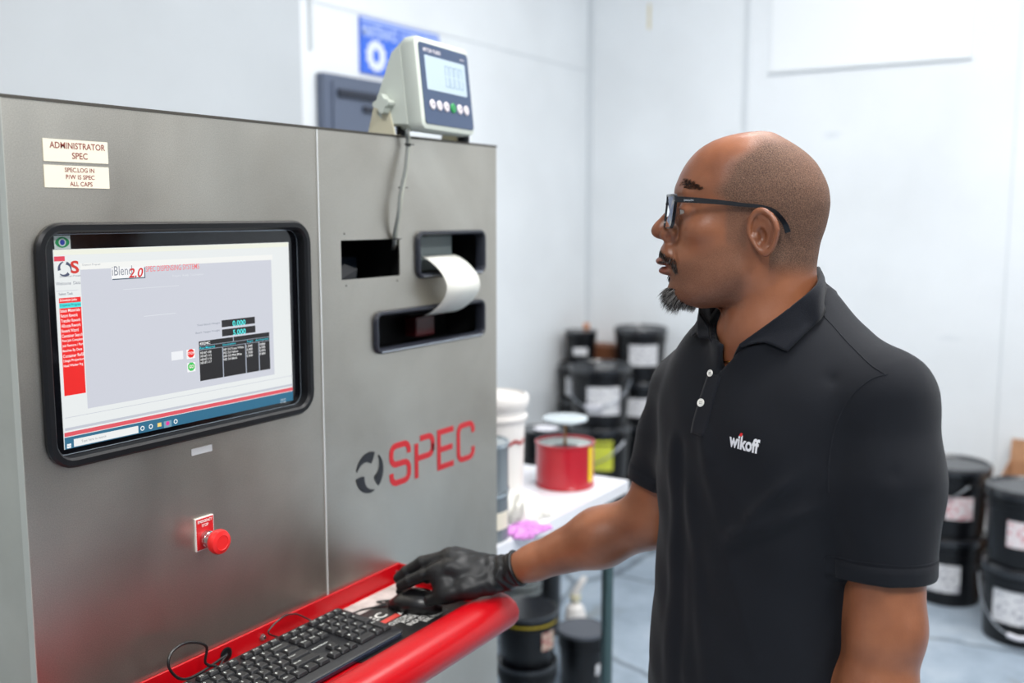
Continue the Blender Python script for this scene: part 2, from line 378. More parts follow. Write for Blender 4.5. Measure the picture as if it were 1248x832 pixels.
smb('divider_lines', (196, 200, 210), 3, lambda m, y: (hl(m, y, (68, 354.7), 98, .0005), hl(m, y, (79, 509.2), (SX1,), .0006), hl(m, y, (79, 522.0), (SX1,), .0035)))
smb('task_list', (240, 28, 24), 3, lambda m, y: q(m, y, (71.5, 363.5), (104.5, 478.3)))
smb('selected_task', (70, 225, 225), 4, lambda m, y: q(m, y, (72, 373.5), (104, 369.5-.5)) if 0 else None)
TASKS = ['Schedule Jobs', 'Dispense Program', 'Issue Materials', 'Return Rework', 'Transfer Rework', 'Allocate Rework', 'Rework Wizard', 'Container Search', 'Post Job Complete', 'Job Restore / Part', 'Batches By Date', 'Container Refill', 'Usage Projection', 'Head Washer Prg']
A = onY(71.5, 363.5, YS); B = onY(104.5, 478.3, YS); rowh = .00648
def rowrect(m, y, i): m.add([(A.x, y, A.z-rowh*(i+1)), (B.x, y, A.z-rowh*(i+1)), (B.x, y, A.z-rowh*i), (A.x, y, A.z-rowh*i)], [(0, 1, 2, 3)])
def f1(m, y):
    for i, s in enumerate(TASKS):
        if i != 1: text_fit(m, s, (A.x+.001, y, A.z-rowh*(i+1)+.0012), ux, uz, (B.x-A.x)*min(.97, .06*len(s)), .0042, .015)
smb('selected_task', (70, 225, 225), 4, lambda m, y: rowrect(m, y, 1))
smb('task_names', (255, 240, 240), 5, f1)
smb('selected_task_name', (40, 120, 130), 5, lambda m, y: text_fit(m, TASKS[1], (A.x+.001, y, A.z-rowh*2+.0012), ux, uz, (B.x-A.x)*.95, .0042, .01))
smb('product_badge_shadow', (60, 80, 100), 3, lambda m, y: q(m, y, (136.3, 327.8), (177, 338.6)))
smb('product_badge', (246, 247, 248), 4, lambda m, y: q(m, y, (135.3, 326.6), (175.8, 337.4)))
smb('product_name', (140, 144, 155), 5, lambda m, y: tx(m, y, 'iBlend', (136.5, 336.0), (161, 334.6), .0125))
smb('version_number', (214, 40, 44), 6, lambda m, y: tx(m, y, '2.0', (156.5, 338.5), (173, 337.6), .0128, .02, .25))
smb('heading_text', (240, 120, 125), 3, lambda m, y: tx(m, y, 'SPEC DISPENSING SYSTEMS', (177.5, 331.2), (242.5, 326.6), .0078, .005))
smb('faint_text', (224, 228, 234), 3, lambda m, y: (tx(m, y, 'Prepare  Ready  To Dispense', (210, 338), (248, 335), .0035), hl(m, y, (175, 385), 215, .0008), hl(m, y, (150, 352.5), 220, .0006)))
smb('weight_field', (34, 32, 34), 3, lambda m, y: (q(m, y, (269.8, 390.3), (310.6, 393.9)), q(m, y, (270.3, 401.5), (311.2, 404.6)),
    ))
smb('weight_value', (90, 240, 240), 4, lambda m, y: (tx(m, y, '0.000', (283.3, 397.4), (299, 395.3), .0082, .02), tx(m, y, '5.000', (283.8, 408.4), (299.3, 406.0), .0082, .02)))
smb('weight_label', (130, 138, 155), 3, lambda m, y: (tx(m, y, 'Total Batch Weight', (240, 398.2), (268, 394.2), .0036), tx(m, y, 'Batch Target Weight', (238.5, 407.6), (268, 403.4), .0036)))
smb('start_button', (238, 240, 244), 3, lambda m, y: q(m, y, (208.5, 429), (223.3, 437.3)))
smb('stop_go_tile', (246, 247, 248), 3, lambda m, y: (q(m, y, (227, 426.2), (237.8, 436.0)), q(m, y, (227.8, 442.5), (238.2, 452))))
def octo(c, r): 
    def g(m, y):
        p = onY(*c, YS); m.add([(p.x+r*math.cos(PI/8+PI/4*k), y, p.z+r*math.sin(PI/8+PI/4*k)) for k in range(8)], [tuple(range(8))])
    return g
smb('stop_button', (236, 40, 34), 4, octo((232.4, 430.4), .0066)); smb('go_button', (60, 200, 90), 4, octo((233, 446.6), .0066))
smb('button_text', (255, 235, 235), 5, lambda m, y: (tx(m, y, 'STOP', (228, 432.5), (236.8, 431), .004, .03), tx(m, y, 'GO', (230.3, 449), (236, 448), .005, .03)))
def f1(m, y): q(m, y, (242, 416.0), (329.3, 449.3))
smb('batch_table', (30, 29, 31), 3, f1)
TA = onY(242, 416, YS); TB = onY(329.3, 449.3, YS); tw = TB.x-TA.x; th = TA.z-TB.z
def tq(m, y, u0, u1, v0, v1): m.add([(TA.x+tw*u0, y, TA.z-th*v1), (TA.x+tw*u1, y, TA.z-th*v1), (TA.x+tw*u1, y, TA.z-th*v0), (TA.x+tw*u0, y, TA.z-th*v0)], [(0, 1, 2, 3)])
def tt(m, y, s, u, v, w, h, bold=.01): text_fit(m, s, (TA.x+tw*u, y, TA.z-th*v), ux, uz, tw*w, th*h, bold)
smb('table_lines', (170, 178, 192), 4, lambda m, y: ([tq(m, y, 0, 1, a, a+.012) for a in (.115, .215)], [tq(m, y, a, a+.012, .22, 1) for a in (.31, .635, .83)], tq(m, y, .465, .475, 0, .11)))
smb('table_headings', (60, 215, 235), 4, lambda m, y: (tt(m, y, 'Raw Material', .01, .205, .20, .06), tt(m, y, 'Description', .32, .205, .18, .06), tt(m, y, 'Target', .66, .205, .09, .06), tt(m, y, 'Act Required', .79, .205, .19, .06)))
def f1(m, y):
    tt(m, y, '4X04C', .01, .1, .14, .075, .02)
    for i, (a, b) in enumerate((('HD-BT-108', 'HD 3.0 Trans White'), ('HD-BT-112', 'HD 3.0 Yellow'), ('HD-BT-116', 'HD 3.0 Pthl Blue'), ('HD-BT-117', 'HD 3.0 Black'))):
        v = .325+i*.085
        tt(m, y, a, .015, v, .145, .06); tt(m, y, b, .325, v, .016*len(b), .06); tt(m, y, '%d.%d00' % (1+i % 2, 5-i), .65, v, .09, .06); tt(m, y, '0.000', .845, v, .085, .06)
smb('table_entries', (245, 246, 246), 4, f1)
smb('status_strip', (226, 86, 98), 3, lambda m, y: hl(m, y, (78.2, 527.6), (SX1,), .0055))
smb('task_bar', (44, 108, 140), 4, lambda m, y: hl(m, y, (78.2, 533.6), (SX1,), onY(78.2, 533.6, YS).z-SZ0))
smb('search_box', (236, 238, 238), 5, lambda m, y: q(m, y, (89.5, 535), (168.5, 527.3)))
smb('search_text', (150, 155, 160), 6, lambda m, y: tx(m, y, 'Type here to search', (99, 539.8), (129, 533.0), .0042))
def f1(m, y):
    for px, py in ((81.3, 541.2), (83.8, 540.6), (81.3, 544), (83.8, 543.4)):
        p = onY(px, py, YS); m.add([(p.x, y, p.z-.0026), (p.x+.0030, y, p.z-.0026), (p.x+.0030, y, p.z), (p.x, y, p.z)], [(0, 1, 2, 3)])
    for px, py in ((173.3, 521.7), (183.5, 519.5), (213.8, 513.3)):
        p = onY(px, py, YS)
        L0 = [(p.x+.0034*math.cos(PI*k/8), y, p.z+.0034*math.sin(PI*k/8)) for k in range(17)]; L1 = [(p.x+.0020*math.cos(PI*k/8), y, p.z+.0020*math.sin(PI*k/8)) for k in range(17)]
        m.loops([L0, L1], closed=False)
smb('task_bar_icons', (240, 244, 246), 5, f1)
smb('folder_icon', (244, 214, 120), 5, lambda m, y: q(m, y, (191.5, 515.5), (196.5, 519.2)))
smb('active_icon_tile', (120, 160, 182), 5, lambda m, y: q(m, y, (199.3, 513.5), (209, 519.5)))
smb('active_icon', (230, 60, 160), 6, lambda m, y: octo((204, 515.6), .0032)(m, y))
smb('clock_text', (220, 230, 235), 5, lambda m, y: (tx(m, y, '10:32 AM', (341.5, 488.3), (347.8, 487.0), .0028), tx(m, y, '4/11/2023', (341.5, 491.5), (348, 490.2), .0028)))
mb = MB(); a = onY(227, 530.5, YF+.008); b = onY(246.7, 525, YF+.008)
text_fit(mb, 'ASUS', (a.x, YF+.0082, a.z), ux, uz, b.x-a.x, .0072, .01, .2); mb.build('maker_lettering', mat('silver print', (190, 195, 200), .3, .6), mon)
mb = MB()
for px, py in ((295.5, 513), (307, 510), (316.5, 507.5), (327, 505.5), (337.5, 502.8), (351, 500)):
    p = onY(px, py, YF+.0082); mb.box(p.x, p.x+.004, YF+.0081, YF+.0083, p.z, p.z+.0012)
mb.build('button_marks', mat('faint print', (110, 115, 120), .4), mon)
# green eye sticker
p = onY(66, 303.8, YF+.0082); st = MB().box(p.x, p.x+.0225, YF+.0075, YF+.0082, p.z, p.z+.0170).build('sticker', mat('sticker white', (205, 216, 210), .5), mon)
mb = MB(); c = (p.x+.0112, p.z+.0085)
L0 = [(c[0]+.0100*math.cos(2*PI*k/32), YF+.0080, c[1]+.0068*math.sin(2*PI*k/32)*abs(math.sin(2*PI*k/32))**.25) for k in range(32)]
L1 = [(c[0]+.0050*math.cos(2*PI*k/32), YF+.0080, c[1]+.0050*math.sin(2*PI*k/32)) for k in range(32)]
mb.loops([[(v[0], YF+.0073, v[2]) for v in L0], [(v[0], YF+.0073, v[2]) for v in L1]]); mb.build('eye_emblem', mat('emblem green', (20, 140, 80), .5), st)
mb = MB(); mb.add([(c[0]+.0034*math.cos(2*PI*k/20), YF+.0072, c[1]+.0034*math.sin(2*PI*k/20)) for k in range(20)], [tuple(range(20))]); mb.build('emblem_center', mat('emblem blue', (40, 60, 160), .5), st)
# stickers with wording
M_CREAM = mat('cream sticker', (226, 218, 198), .6); M_BRN = mat('brown print', (130, 52, 42), .6)
def sticker(x0, x1, z0, z1, lines):
    o = MB().box(x0, x1, YF-.0012, YF-.0001, z0, z1).build('sticker', M_CREAM, cab)
    mb = MB()
    for s, xa, xb, z, h in lines: text_fit(mb, s, (xa, YF-.0014, z), ux, uz, xb-xa, h, .012)
    mb.build('lettering', M_BRN, o)
sticker(.7385, .829, 1.6650, 1.6925, [('ADMINISTRATOR', .747, .825, 1.6812, .0080), ('SPEC', .777, .799, 1.6690, .0080)])
sticker(.738, .829, 1.6330, 1.6605, [('SPEC.LOG IN', .766, .8075, 1.6525, .0056), ('P/W IS SPEC', .767, .8075, 1.6438, .0056), ('ALL CAPS', .772, .804, 1.6352, .0056)])
MB().box(.943, .981, YF-.0008, YF-.0001, 1.252, 1.262).build('tape_residue', mat('worn silver tape', (190, 192, 194), .4, .3), cab)
# small rectangular hole liner, slots
def liner(r, d, name='recess'):
    mb = MB(); a, b, c, e = r; y0, y1 = YF+.0032, YF+d
    mb.add([(a,y0,c),(b,y0,c),(b,y0,e),(a,y0,e),(a,y1,c),(b,y1,c),(b,y1,e),(a,y1,e)], [(0,4,5,1),(1,5,6,2),(2,6,7,3),(3,7,4,0),(4,7,6,5)])
    return mb.build(name, M_INT, cab)
liner((H1[0]-.02, H1[1]+.02, H1[2]-.02, H1[3]+.02), .2)
MB().add([(1.30, YF+.06, 1.472), (1.36, YF+.05, 1.472), (1.37, YF+.05, 1.502), (1.345, YF+.06, 1.512)], [(0, 1, 2, 3)]).build('inner_bracket', mat('inner bracket', (52, 54, 58), .5), cab)
MB().box(1.37, 1.425, YF+.10, YF+.12, 1.472, 1.52).build('inner_box', mat('inner blue box', (22, 38, 54), .5), cab)
mb = MB()
for x, z in ((1.281, 1.567), (1.283, 1.479), (1.421, 1.480)): mb.lathe([(.0016, 0), (.0016, -.0004)], (x, YF-.0001, z), 10, 'y')
mb.build('screw_holes', M_INT, cab)
M_GASK = mat('slate rubber gasket', (34, 37, 46), .4, spec=.4)
for r in (UP, LO):
    f = MB(); rframe(f, *r, .017, [(0, YF-.0002), (0, YF-.005), (.002, YF-.008), (.006, YF-.008), (.0085, YF-.004), (.0085, YF+.012)]); f.build('slot_gasket', M_GASK, cab, smooth=True)
liner(inset(UP, -.004), .08); liner(inset(LO, -.004), .10)
MB().box(1.49, 1.634, YF+.03, YF+.06, 1.490, 1.560).build('printer_face', mat('printer grey', (104, 114, 114), .5), cab, bevel=.003)
MB().box(1.54, 1.60, YF+.05, YF+.08, 1.36, 1.40).build('roller_block', mat('dark red plastic', (70, 12, 16), .4), cab, bevel=.003)
for r in (UP, LO): MB().box(r[0]+.014, r[1]-.014, YF-.0088, YF-.0078, r[2]+.0030, r[2]+.0050).build('gasket_highlight_bar', mat('gasket highlight', (190, 196, 205), .2, .8), cab)  # bright bar stands in for the shine along the rubber gasket
# paper strip
mb = MB(); L = []
for i in range(25):
    t_ = i/24; zz = 1.520-(1.520-1.405)*t_
    yy = YF+.018-.062*math.sin(PI*min(1, max(0, t_)))**.75
    L.append([(1.519-.004*math.sin(PI*t_), yy, zz), (1.625, yy, zz+.0005)])
mb.loops(L, closed=False); o = mb.build('label_strip', mat('label backing paper', (222, 222, 214), .5), cab, smooth=True, label='white paper strip curling from the upper slot into the lower one')
s_ = o.modifiers.new('s', 'SOLIDIFY'); s_.thickness = .0006
# SPEC logo
M_RED = mat('logo red', (186, 24, 34), .45); M_LB = mat('logo black', (24, 26, 32), .45)
def W(px, py): v = onY(px, py, YF); return (v.x, v.z)
x0, z0 = 1.391, 1.0985; hh = .0805; wl = .062; st_ = .011
def arcpts(c, r, a0, a1, n=5): return [(c[0]+r*math.cos(math.radians(a0+(a1-a0)*k/n)), c[1]+r*math.sin(math.radians(a0+(a1-a0)*k/n))) for k in range(n+1)]
mb = MB(); y0_, y1_ = YF-.0009, YF-.0001
r = .014; a, b = x0+.005, x0+wl-.005; lo, hi = z0+.005, z0+hh-.005; md = (lo+hi)/2
ribbon(mb, [(b, hi-.020)]+arcpts((b-r, hi-r), r, 0, 90)+arcpts((a+r, hi-r), r, 90, 180)+arcpts((a+r, md+r), r, 180, 270)+arcpts((b-r, md-r), r, 90, 0)+arcpts((b-r, lo+r), r, 0, -90)+arcpts((a+r, lo+r), r, -90, -180)+[(a, lo+.020)], st_, y0_, y1_)
x0 += .075; a, b = x0+.005, x0+wl-.005
ribbon(mb, [(a, lo-.005), (a, hi-.008)], st_, y0_, y1_)
ribbon(mb, [(a+.012, hi)]+arcpts((b-r, hi-r), r, 90, 0)+[(b, hi-.024)], st_, y0_, y1_)
ribbon(mb, [(b, hi-.027)]+arcpts((b-r, md+.002+r-.004), r, 0, -90)+[(a+.006, md-.002)], st_, y0_, y1_)
x0 += .072; a, b = x0+.005, x0+wl-.008
ribbon(mb, [(b, hi), (a, hi), (a, lo), (b, lo)], st_, y0_, y1_); ribbon(mb, [(a+.005, md), (b-.004, md)], st_, y0_, y1_)
x0 += .066; a, b = x0+.005, x0+wl-.005
ribbon(mb, [(b, hi-.020)]+arcpts((b-r, hi-r), r, 0, 90)+arcpts((a+r, hi-r), r, 90, 180)+arcpts((a+r, lo+r), r, 180, 270)+arcpts((b-r, lo+r), r, -90, 0)+[(b, lo+.020)], st_, y0_, y1_)
mb.build('spec_lettering', M_RED, cab)
mb = MB(); cx, cz = 1.335, 1.1405
for a0 in (75, 195, 315):
    L = []
    for k in range(15):
        a = math.radians(a0+k*7.2-8); w = .021*(.12+.88*min(1, (14-k)/11)) if k > 0 else .013
        ro = .0375; L.append([(cx+ro*math.cos(a), y0_, cz+ro*math.sin(a)*1.0), (cx+(ro-w)*math.cos(a), y0_, cz+(ro-w)*math.sin(a))])
    mb.loops(L, closed=False)
mb.build('swirl_emblem', M_LB, cab)
# emergency stop
es = MB().box(.943, .9765, YF-.0030, YF-.0001, 1.108, 1.157).build('stop_plate', mat('plate white edge', (225, 220, 215), .5), cab)
MB().box(.9442, .9753, YF-.0036, YF-.0031, 1.1092, 1.1558).build('plate_face', mat('sign red', (196, 22, 28), .4), es)
mb = MB(); text_fit(mb, 'EMERGENCY', (.9465, YF-.0038, 1.1495), ux, uz, .0265, .0042, .015); text_fit(mb, 'STOP', (.954, YF-.0038, 1.1430), ux, uz, .012, .0042, .015); mb.build('lettering', mat('white print', (240, 235, 232), .5), es)
MB().lathe([(.0125, -.0037), (.0125, -.010), (.011, -.0105), (.011, -.018), (.0095, -.0185), (.0095, -.022)], (.9615, YF, 1.1235), 28, 'y').build('collar', mat('chrome collar', (205, 206, 206), .22, 1), cab, smooth=True)
MB().lathe([(.0125, -.0222), (.0172, -.025), (.0184, -.029), (.0184, -.033), (.0168, -.0365), (.011, -.0385), (.0105, -.0378), (.004, -.0378)], (.9615, YF, 1.1235), 36, 'y').build('stop_button', mat('stop button red', (222, 34, 34), .35), cab, smooth=True)
# ------------------------------------------------------------ red tray
M_TR = mat('glossy red paint', (176, 6, 18), .30, spec=.4, bump=.06, bscale=60)
TX0, TX1 = .60, 1.412; TZ = .917
mb = MB(); mb.box(TX0, TX1-.0005, .885, YF-.0008, TZ-.004, TZ)                 # floor
mb.box(TX0, TX1, YF-.0052, YF-.0008, TZ+.0001, .950)                           # back lip
mb.box(TX1-.004, TX1, .93, YF-.0053, TZ+.0001, .949)                           # right lip
prof = [(.940, TZ+.0005), (.939, .938), (.932, .946), (.920, .9495), (.905, .9500), (.888, .946), (.875, .937), (.868, .924), (.869, .908), (.878, .896), (.892, .890), (.915, .889), (.935, .893)]
for xa, xb in ((TX0, TX1-.030),):
    L = [[(x, y, z) for y, z in prof] for x in (xa, xb)]
    L.append([(TX1-.020, .905+(y-.905)*.98, .918+(z-.918)*.98) for y, z in prof]); L.append([(TX1-.015, .905+(y-.905)*.86, .918+(z-.918)*.88) for y, z in prof])
    mb.loops(L, True, True, True)
tr = mb.build('keyboard_tray', M_TR, cab, smooth=True, bevel=.0008)
for x in (1.062, .80): MB().lathe([(.0055, 0), (.0055, -.002), (.004, -.0022), (.0038, -.006), (.003, -.0065)], (x, YF-.0053, .934), 6, 'y').build('bolt', mat('zinc bolt', (190, 190, 188), .3, 1), tr)
MB().lathe([(.0028, 0), (.0028, -.0016), (.002, -.002)], (1.400, YF-.0055, .936), 12, 'y').build('rivet', mat('zinc bolt', (190, 190, 188), .3, 1), tr)
mb = MB(); mb.lathe([(.011, 0), (.0115, -.0012), (.009, -.002)], (.988, YF-.0053, .9335), 20, 'y'); mb.build('cable_grommet', M_BLK, tr)
M_SHEET = mat('soiled paper', (176, 168, 164), .6, noise=.3, nscale=40)
tag(MB().box(1.02, 1.395, .99, 1.138, TZ+.0006, TZ+.0012).build('tray_liner', M_SHEET), 'soiled pale grey paper liner lying along the back of the red tray', 'paper')
pad = thing('mouse_pad', 'thin black printed pad under the mouse, right of the keyboard', 'mouse pad', (1.27, 1.03, TZ+.0014))
pm = MB().box(1.10, 1.385, .944, 1.095, TZ+.0014, TZ+.0026).build('pad_sheet', mat('pad black', (20, 20, 21), .35), pad)
M_PT = mat('pad white print', (200, 200, 196), .5); mb = MB(); zt = TZ+.0028
a = onZ(450.4, 750, zt); b = onZ(478, 738, zt)
text_fit(mb, 'SPEC', (1.195, 1.053, zt), (1, 0, 0), (0, 1, 0), .07, .020, .02)
def prow(s, pl, w, h=.011): 
    p = onZ(*pl, zt); text_fit(mb, s, tuple(p), (1, 0, 0), (0, 1, 0), w, h, .01)
prow('INK AND', (476, 756), .060); prow('CUSTOM FLEXO', (478.5, 762), .085); prow('POWDER AND', (494, 759), .070); prow('INDUSTRIAL', (501, 762), .075); prow('INK MIXING', (520, 757.5), .062)
mb.build('pad_lettering', M_PT, pm)
MB().box(1.200, 1.275, 1.034, 1.046, TZ+.0027, TZ+.0030).build('red_bar', mat('pad red print', (180, 60, 52), .5), pm)
# ------------------------------------------------------------ keyboard
kb = thing('keyboard', 'black full size computer keyboard lying on the red tray', 'keyboard', (.99, 1.045, TZ))
KX0, KX1, KY0, KY1 = .772, 1.2155, .978, 1.124
def kz(y): return TZ+.012+.006*(y-KY0)/(KY1-KY0)
M_KB = mat('keyboard black plastic', (30, 31, 34), .38, bump=.1, bscale=1500); M_KEY = mat('key cap black', (24, 25, 28), .5); M_LEG = mat('key legend', (200, 204, 200), .6)
mb = MB()
def kloop(i, dz): 
    return [(x, y, (kz(y)+dz if dz > -.5 else TZ+.0034)) for x, y in rrect(KX0+i, KX1-i, KY0+i, KY1-i, .010-i)]
mb.loops([kloop(.001, -1), kloop(0, -.004), kloop(0, -.001), kloop(.0015, 0)], True, True, True)
mb.build('case', M_KB, kb, smooth=True)
mb = MB(); mb.loops([[(x, KY0-.0003, z) for x, z in ((KX0+.01, TZ+.0040), (KX1-.01, TZ+.0040), (KX1-.01, TZ+.0105), (KX0+.01, TZ+.0105))], [(x, KY0-.0022, z) for x, z in ((KX0+.012, TZ+.0042), (KX1-.012, TZ+.0042), (KX1-.012, TZ+.0090), (KX0+.012, TZ+.0090))]], True, True, True)
mb.build('front_edge', mat('glossy navy edge', (26, 32, 48), .15, coat=.5), kb)
U = .0187; keys = []
rows = [(0, ['esc', None, 'F1', 'F2', 'F3', 'F4', .5, 'F5', 'F6', 'F7', 'F8', .5, 'F9', 'F10', 'F11', 'F12']),
        (1, ['`', '1', '2', '3', '4', '5', '6', '7', '8', '9', '0', '-', '=', ('Backspace', 2)]),
        (2, [('Tab', 1.5), 'Q', 'W', 'E', 'R', 'T', 'Y', 'U', 'I', 'O', 'P', '[', ']', ('|', 1.5)]),
        (3, [('Caps', 1.75), 'A', 'S', 'D', 'F', 'G', 'H', 'J', 'K', 'L', ';', "'", ('Enter', 2.25)]),
        (4, [('Shift', 2.25), 'Z', 'X', 'C', 'V', 'B', 'N', 'M', ',', '.', '/', ('Shift', 2.75)]),
        (5, [('Ctrl', 1.25), ('Win', 1.25), ('Alt', 1.25), (' ', 6.25), ('Alt', 1.25), ('Fn', 1.25), ('=', 1.25), ('Ctrl', 1.25)])]
KLX = KX0+.009
for r_, ks in rows:
    x = 0
    for k in ks:
        if k is None: x += 1; continue
        if isinstance(k, float): x += k; continue
        s, w = k if isinstance(k, tuple) else (k, 1); keys.append((s, x, w, r_, 1)); x += w
for r_, ks in ((0, ['Prt', 'Scr', 'Brk']), (1, ['Ins', 'Hm', 'PgU']), (2, ['Del', 'End', 'PgD'])):
    for i, s in enumerate(ks): keys.append((s, 15.35+i, 1, r_, 1))
keys.append(('^', 16.35, 1, 4, 1))
for i, s in enumerate('<v>'): keys.append((s, 15.35+i, 1, 5, 1))
for r_, ks in ((0, ['Cal', 'Ml', 'Hm', '#']), (1, ['Num', '/', '*', '-']), (2, ['7', '8', '9']), (3, ['4', '5', '6']), (4, ['1', '2', '3'])):
    for i, s in enumerate(ks): keys.append((s, 18.7+i, 1, r_, 1))
keys += [('0', 18.7, 2, 5, 1), ('.', 20.7, 1, 5, 1), ('+', 21.7, 1, 3, 2), ('Ent', 21.7, 1, 5, 2)]
rowy = [KY1-.009-.0085]+[KY1-.009-.0165-.0195*i for i in range(1, 6)]
rowy = [KY1-.016]+[KY1-.0165-.0208-.0202*i for i in range(5)]
def keymesh(mb, s, x, w, r_, hgt):
    kh = .0130 if r_ == 0 else .0172
    xa = KLX+x*U+.0011; xb = KLX+(x+w)*U-.0011; ya = rowy[r_]-kh/2; yb = ya+kh+(hgt-1)*.0202
    mb.cur = 0; L = []
    for ins, dz in ((0, -.0006), (0, .0022), (.0016, .0056), (.0022, .0060)):
        L.append([(a, b, kz(b)+dz) for a, b in rrect(xa+ins, xb-ins, ya+ins, yb-ins, .0018, 2)])
    mb.loops(L, True, False, True)
    if s != ' ':
        mb.cur = 1; n = len(s); lw = min(.0030*n if n > 1 else .0030, (xb-xa)*.6); yy = yb-.0085 if n == 1 else yb-.0080
        text_fit(mb, s, (xa+.0035, yy, kz(yy)+.0062), (1, 0, 0), (0, 1, .04), lw, .0042 if n == 1 else .0030, .01)
keys.sort(key=lambda k: -(k[1]-.0*k[3]))
rest = MB()
for i, k in enumerate(keys):
    if i < 99:
        mb = MB(); keymesh(mb, *k); mb.build('key', [M_KEY, M_LEG], kb)
    else: keymesh(rest, *k)
if rest.v:
    o = rest.build('key', [M_KEY, M_LEG], kb); o['kind'] = 'stuff'
mb = MB(); text_fit(mb, 'MICRO', (KLX+15.6*U, rowy[3]-.001, kz(rowy[3])+.0003), (1, 0, 0), (0, 1, .04), .034, .0035, .01); mb.build('maker_lettering', M_LEG, kb)
# keyboard cable
M_CBL = mat('black cable', (20, 20, 22), .4)
def PZ(px, py, z): return onZ(px, py, z)
pts = [onY(302, 818+3, 1.125), onY(276, 795, 1.122), onY(251, 786, 1.12), onY(228, 783, 1.11), onY(209, 795, 1.10), onY(206, 815, 1.09), onY(222, 829, 1.09), onY(240, 824, 1.11), Vector((.985, 1.132, .934)), Vector((.988, 1.142, .934))]
mb = MB(); mb.tube([(.952, 1.1245, .934), (.935, 1.128, .945), onY(251, 787, 1.125), onY(228, 783, 1.118), onY(209, 795, 1.11), onY(206, 813, 1.105), onY(220, 827, 1.105), onY(240, 822, 1.118), (.9885, 1.1425, .9335)], .0021, 8, 8)
mb.tube([(.9885, 1.1425, .9338), (.975, 1.136, .932), (.960, 1.1265, .930)], .0019, 8, 6)
mb.build('cable', M_CBL, kb, smooth=True)
mb = MB(); mb.tube([(1.085, 1.129, .928), onY(327, 770, 1.135), onY(344, 752, 1.137), onY(360, 748, 1.137), onY(373, 753, 1.135), (1.157, 1.129, .930)], .0013, 8, 8)
mb.build('cable', M_CBL, kb, smooth=True)
# mouse
ms = thing('computer_mouse', 'black computer mouse under the gloved hand on the red tray', 'mouse', (1.325, 1.035, TZ+.003))
mf = Vector((-.20, .98, 0)).normalized(); mr = Vector((mf.y, -mf.x, 0)); mc = Vector((1.314, 1.034, TZ+.0028))
mb = MB(); L = []
for i in range(13):
    u = -1+2*i/12; w = .030*math.sqrt(max(0, 1-abs(u)**2.6)); h = (.034-.008*(u+.2)**2-.012*max(0, u)**2)*math.sqrt(max(.0, 1-abs(u)**3.5))
    w = max(w, .002); h = max(h, .006); l = []
    for k in range(16):
        a = PI*2*k/16; sx = math.copysign(abs(math.cos(a))**.75, math.cos(a)); sz = max(-.0, math.sin(a))
        l.append(mc+mf*(u*.052)+mr*(sx*w)+Vector((0, 0, 1))*(sz**.8*h if sz > 0 else 0))
    L.append(l)
mb.loops(L, True, True, True); mb.build('shell', mat('mouse black plastic', (14, 14, 16), .3), ms, smooth=True, auto=False)
wc = mc+mf*.030+Vector((0, 0, .0255)); mb = MB(); mb.tube([wc-mr*.003, wc+mr*.003], .006, 14, 0); mb.build('scroll_wheel', M_BLK, ms)
mb = MB(); mb.tube([mc+mf*.050+Vector((0, 0, .006)), mc+mf*.068+Vector((-.010, 0, .004)), onZ(470, 736, TZ+.006), onZ(458, 739, TZ+.004), onZ(440, 743, TZ+.003), (1.235, 1.110, TZ+.003), (1.21, 1.132, TZ+.005)], .0015, 8, 6)
mb.build('cable', M_CBL, ms, smooth=True)
# ------------------------------------------------------------ weighing indicator on top
ind = thing('weighing_indicator', 'pale grey weighing indicator with blue keypad face on top of the cabinet', 'weighing indicator', (1.545, 1.175, CZ+.004))
M_IC = mat('pale sage plastic', (196, 202, 192), .45); M_IF = mat('slate blue faceplate', (56, 72, 100), .4); M_LCD = mat('lcd glass', (172, 188, 200), .3)
IY = math.radians(6); TILT = math.radians(6)
IM = Matrix.Translation((1.543, 1.128, 1.835)) @ Matrix.Rotation(IY, 4, 'Z') @ Matrix.Rotation(-TILT, 4, 'X')
def ibuild(mb, *a, **k):
    mb.v = [tuple(IM @ Vector(v)) for v in mb.v]; return mb.build(*a, **k)
mb = MB(); L = []
for ins, y, dz in ((.008, -.004, 0), (.001, -.001, 0), (0, .004, 0), (0, .020, 0), (.003, .030, -.001), (.010, .052, -.004), (.030, .062, -.006)):
    L.append([(x, y, z+dz) for x, z in rrect(-.0985+ins, .0985-ins, -.083+ins, .083-ins, .014)])
mb.loops(L, True, True, True); ibuild(mb, 'case', M_IC, ind, smooth=True)
mb = MB(); rframe(mb, -.090, .090, -.074, .072, .008, [(0, -.0042), (.0006, -.0054)], True); ibuild(mb, 'faceplate', M_IF, ind)
mb = MB(); rframe(mb, -.074, .074, -.012, .050, .003, [(0, -.0055), (.0006, -.0062)], True); ibuild(mb, 'display', M_LCD, ind)
mb = MB()
segs = {'0': 'abcdef', '.': ''}
for i in range(4):
    cx = -.004+i*.0175; w = .0115; h = .038; z0 = 0.000
    for (xa, za, xb, zb) in ((0, 0, 0, h/2-.002), (0, h/2+.002, 0, h), (w, 0, w, h/2-.002), (w, h/2+.002, w, h), (.002, 0, w-.002, 0), (.002, h, w-.002, h)):
        t_ = .0014; mb.box(cx+min(xa, xb)-t_/2, cx+max(xa, xb)+t_/2, -.0065, -.0063, z0+min(za, zb)-t_/2, z0+max(za, zb)+t_/2)
mb.box(.0105, .0125, -.0065, -.0063, -.001, .001)
ibuild(mb, 'display_digits', mat('lcd segment', (128, 150, 166), .4), ind)
mb = MB(); text_fit(mb, 'METTLER TOLEDO', (-.076, -.0057, .056), ux, uz, .062, .0068, .03); text_fit(mb, 'IND226', (.058, -.0057, .056), ux, uz, .016, .004, .01); ibuild(mb, 'maker_lettering', mat('pale print', (205, 200, 205), .5), ind)
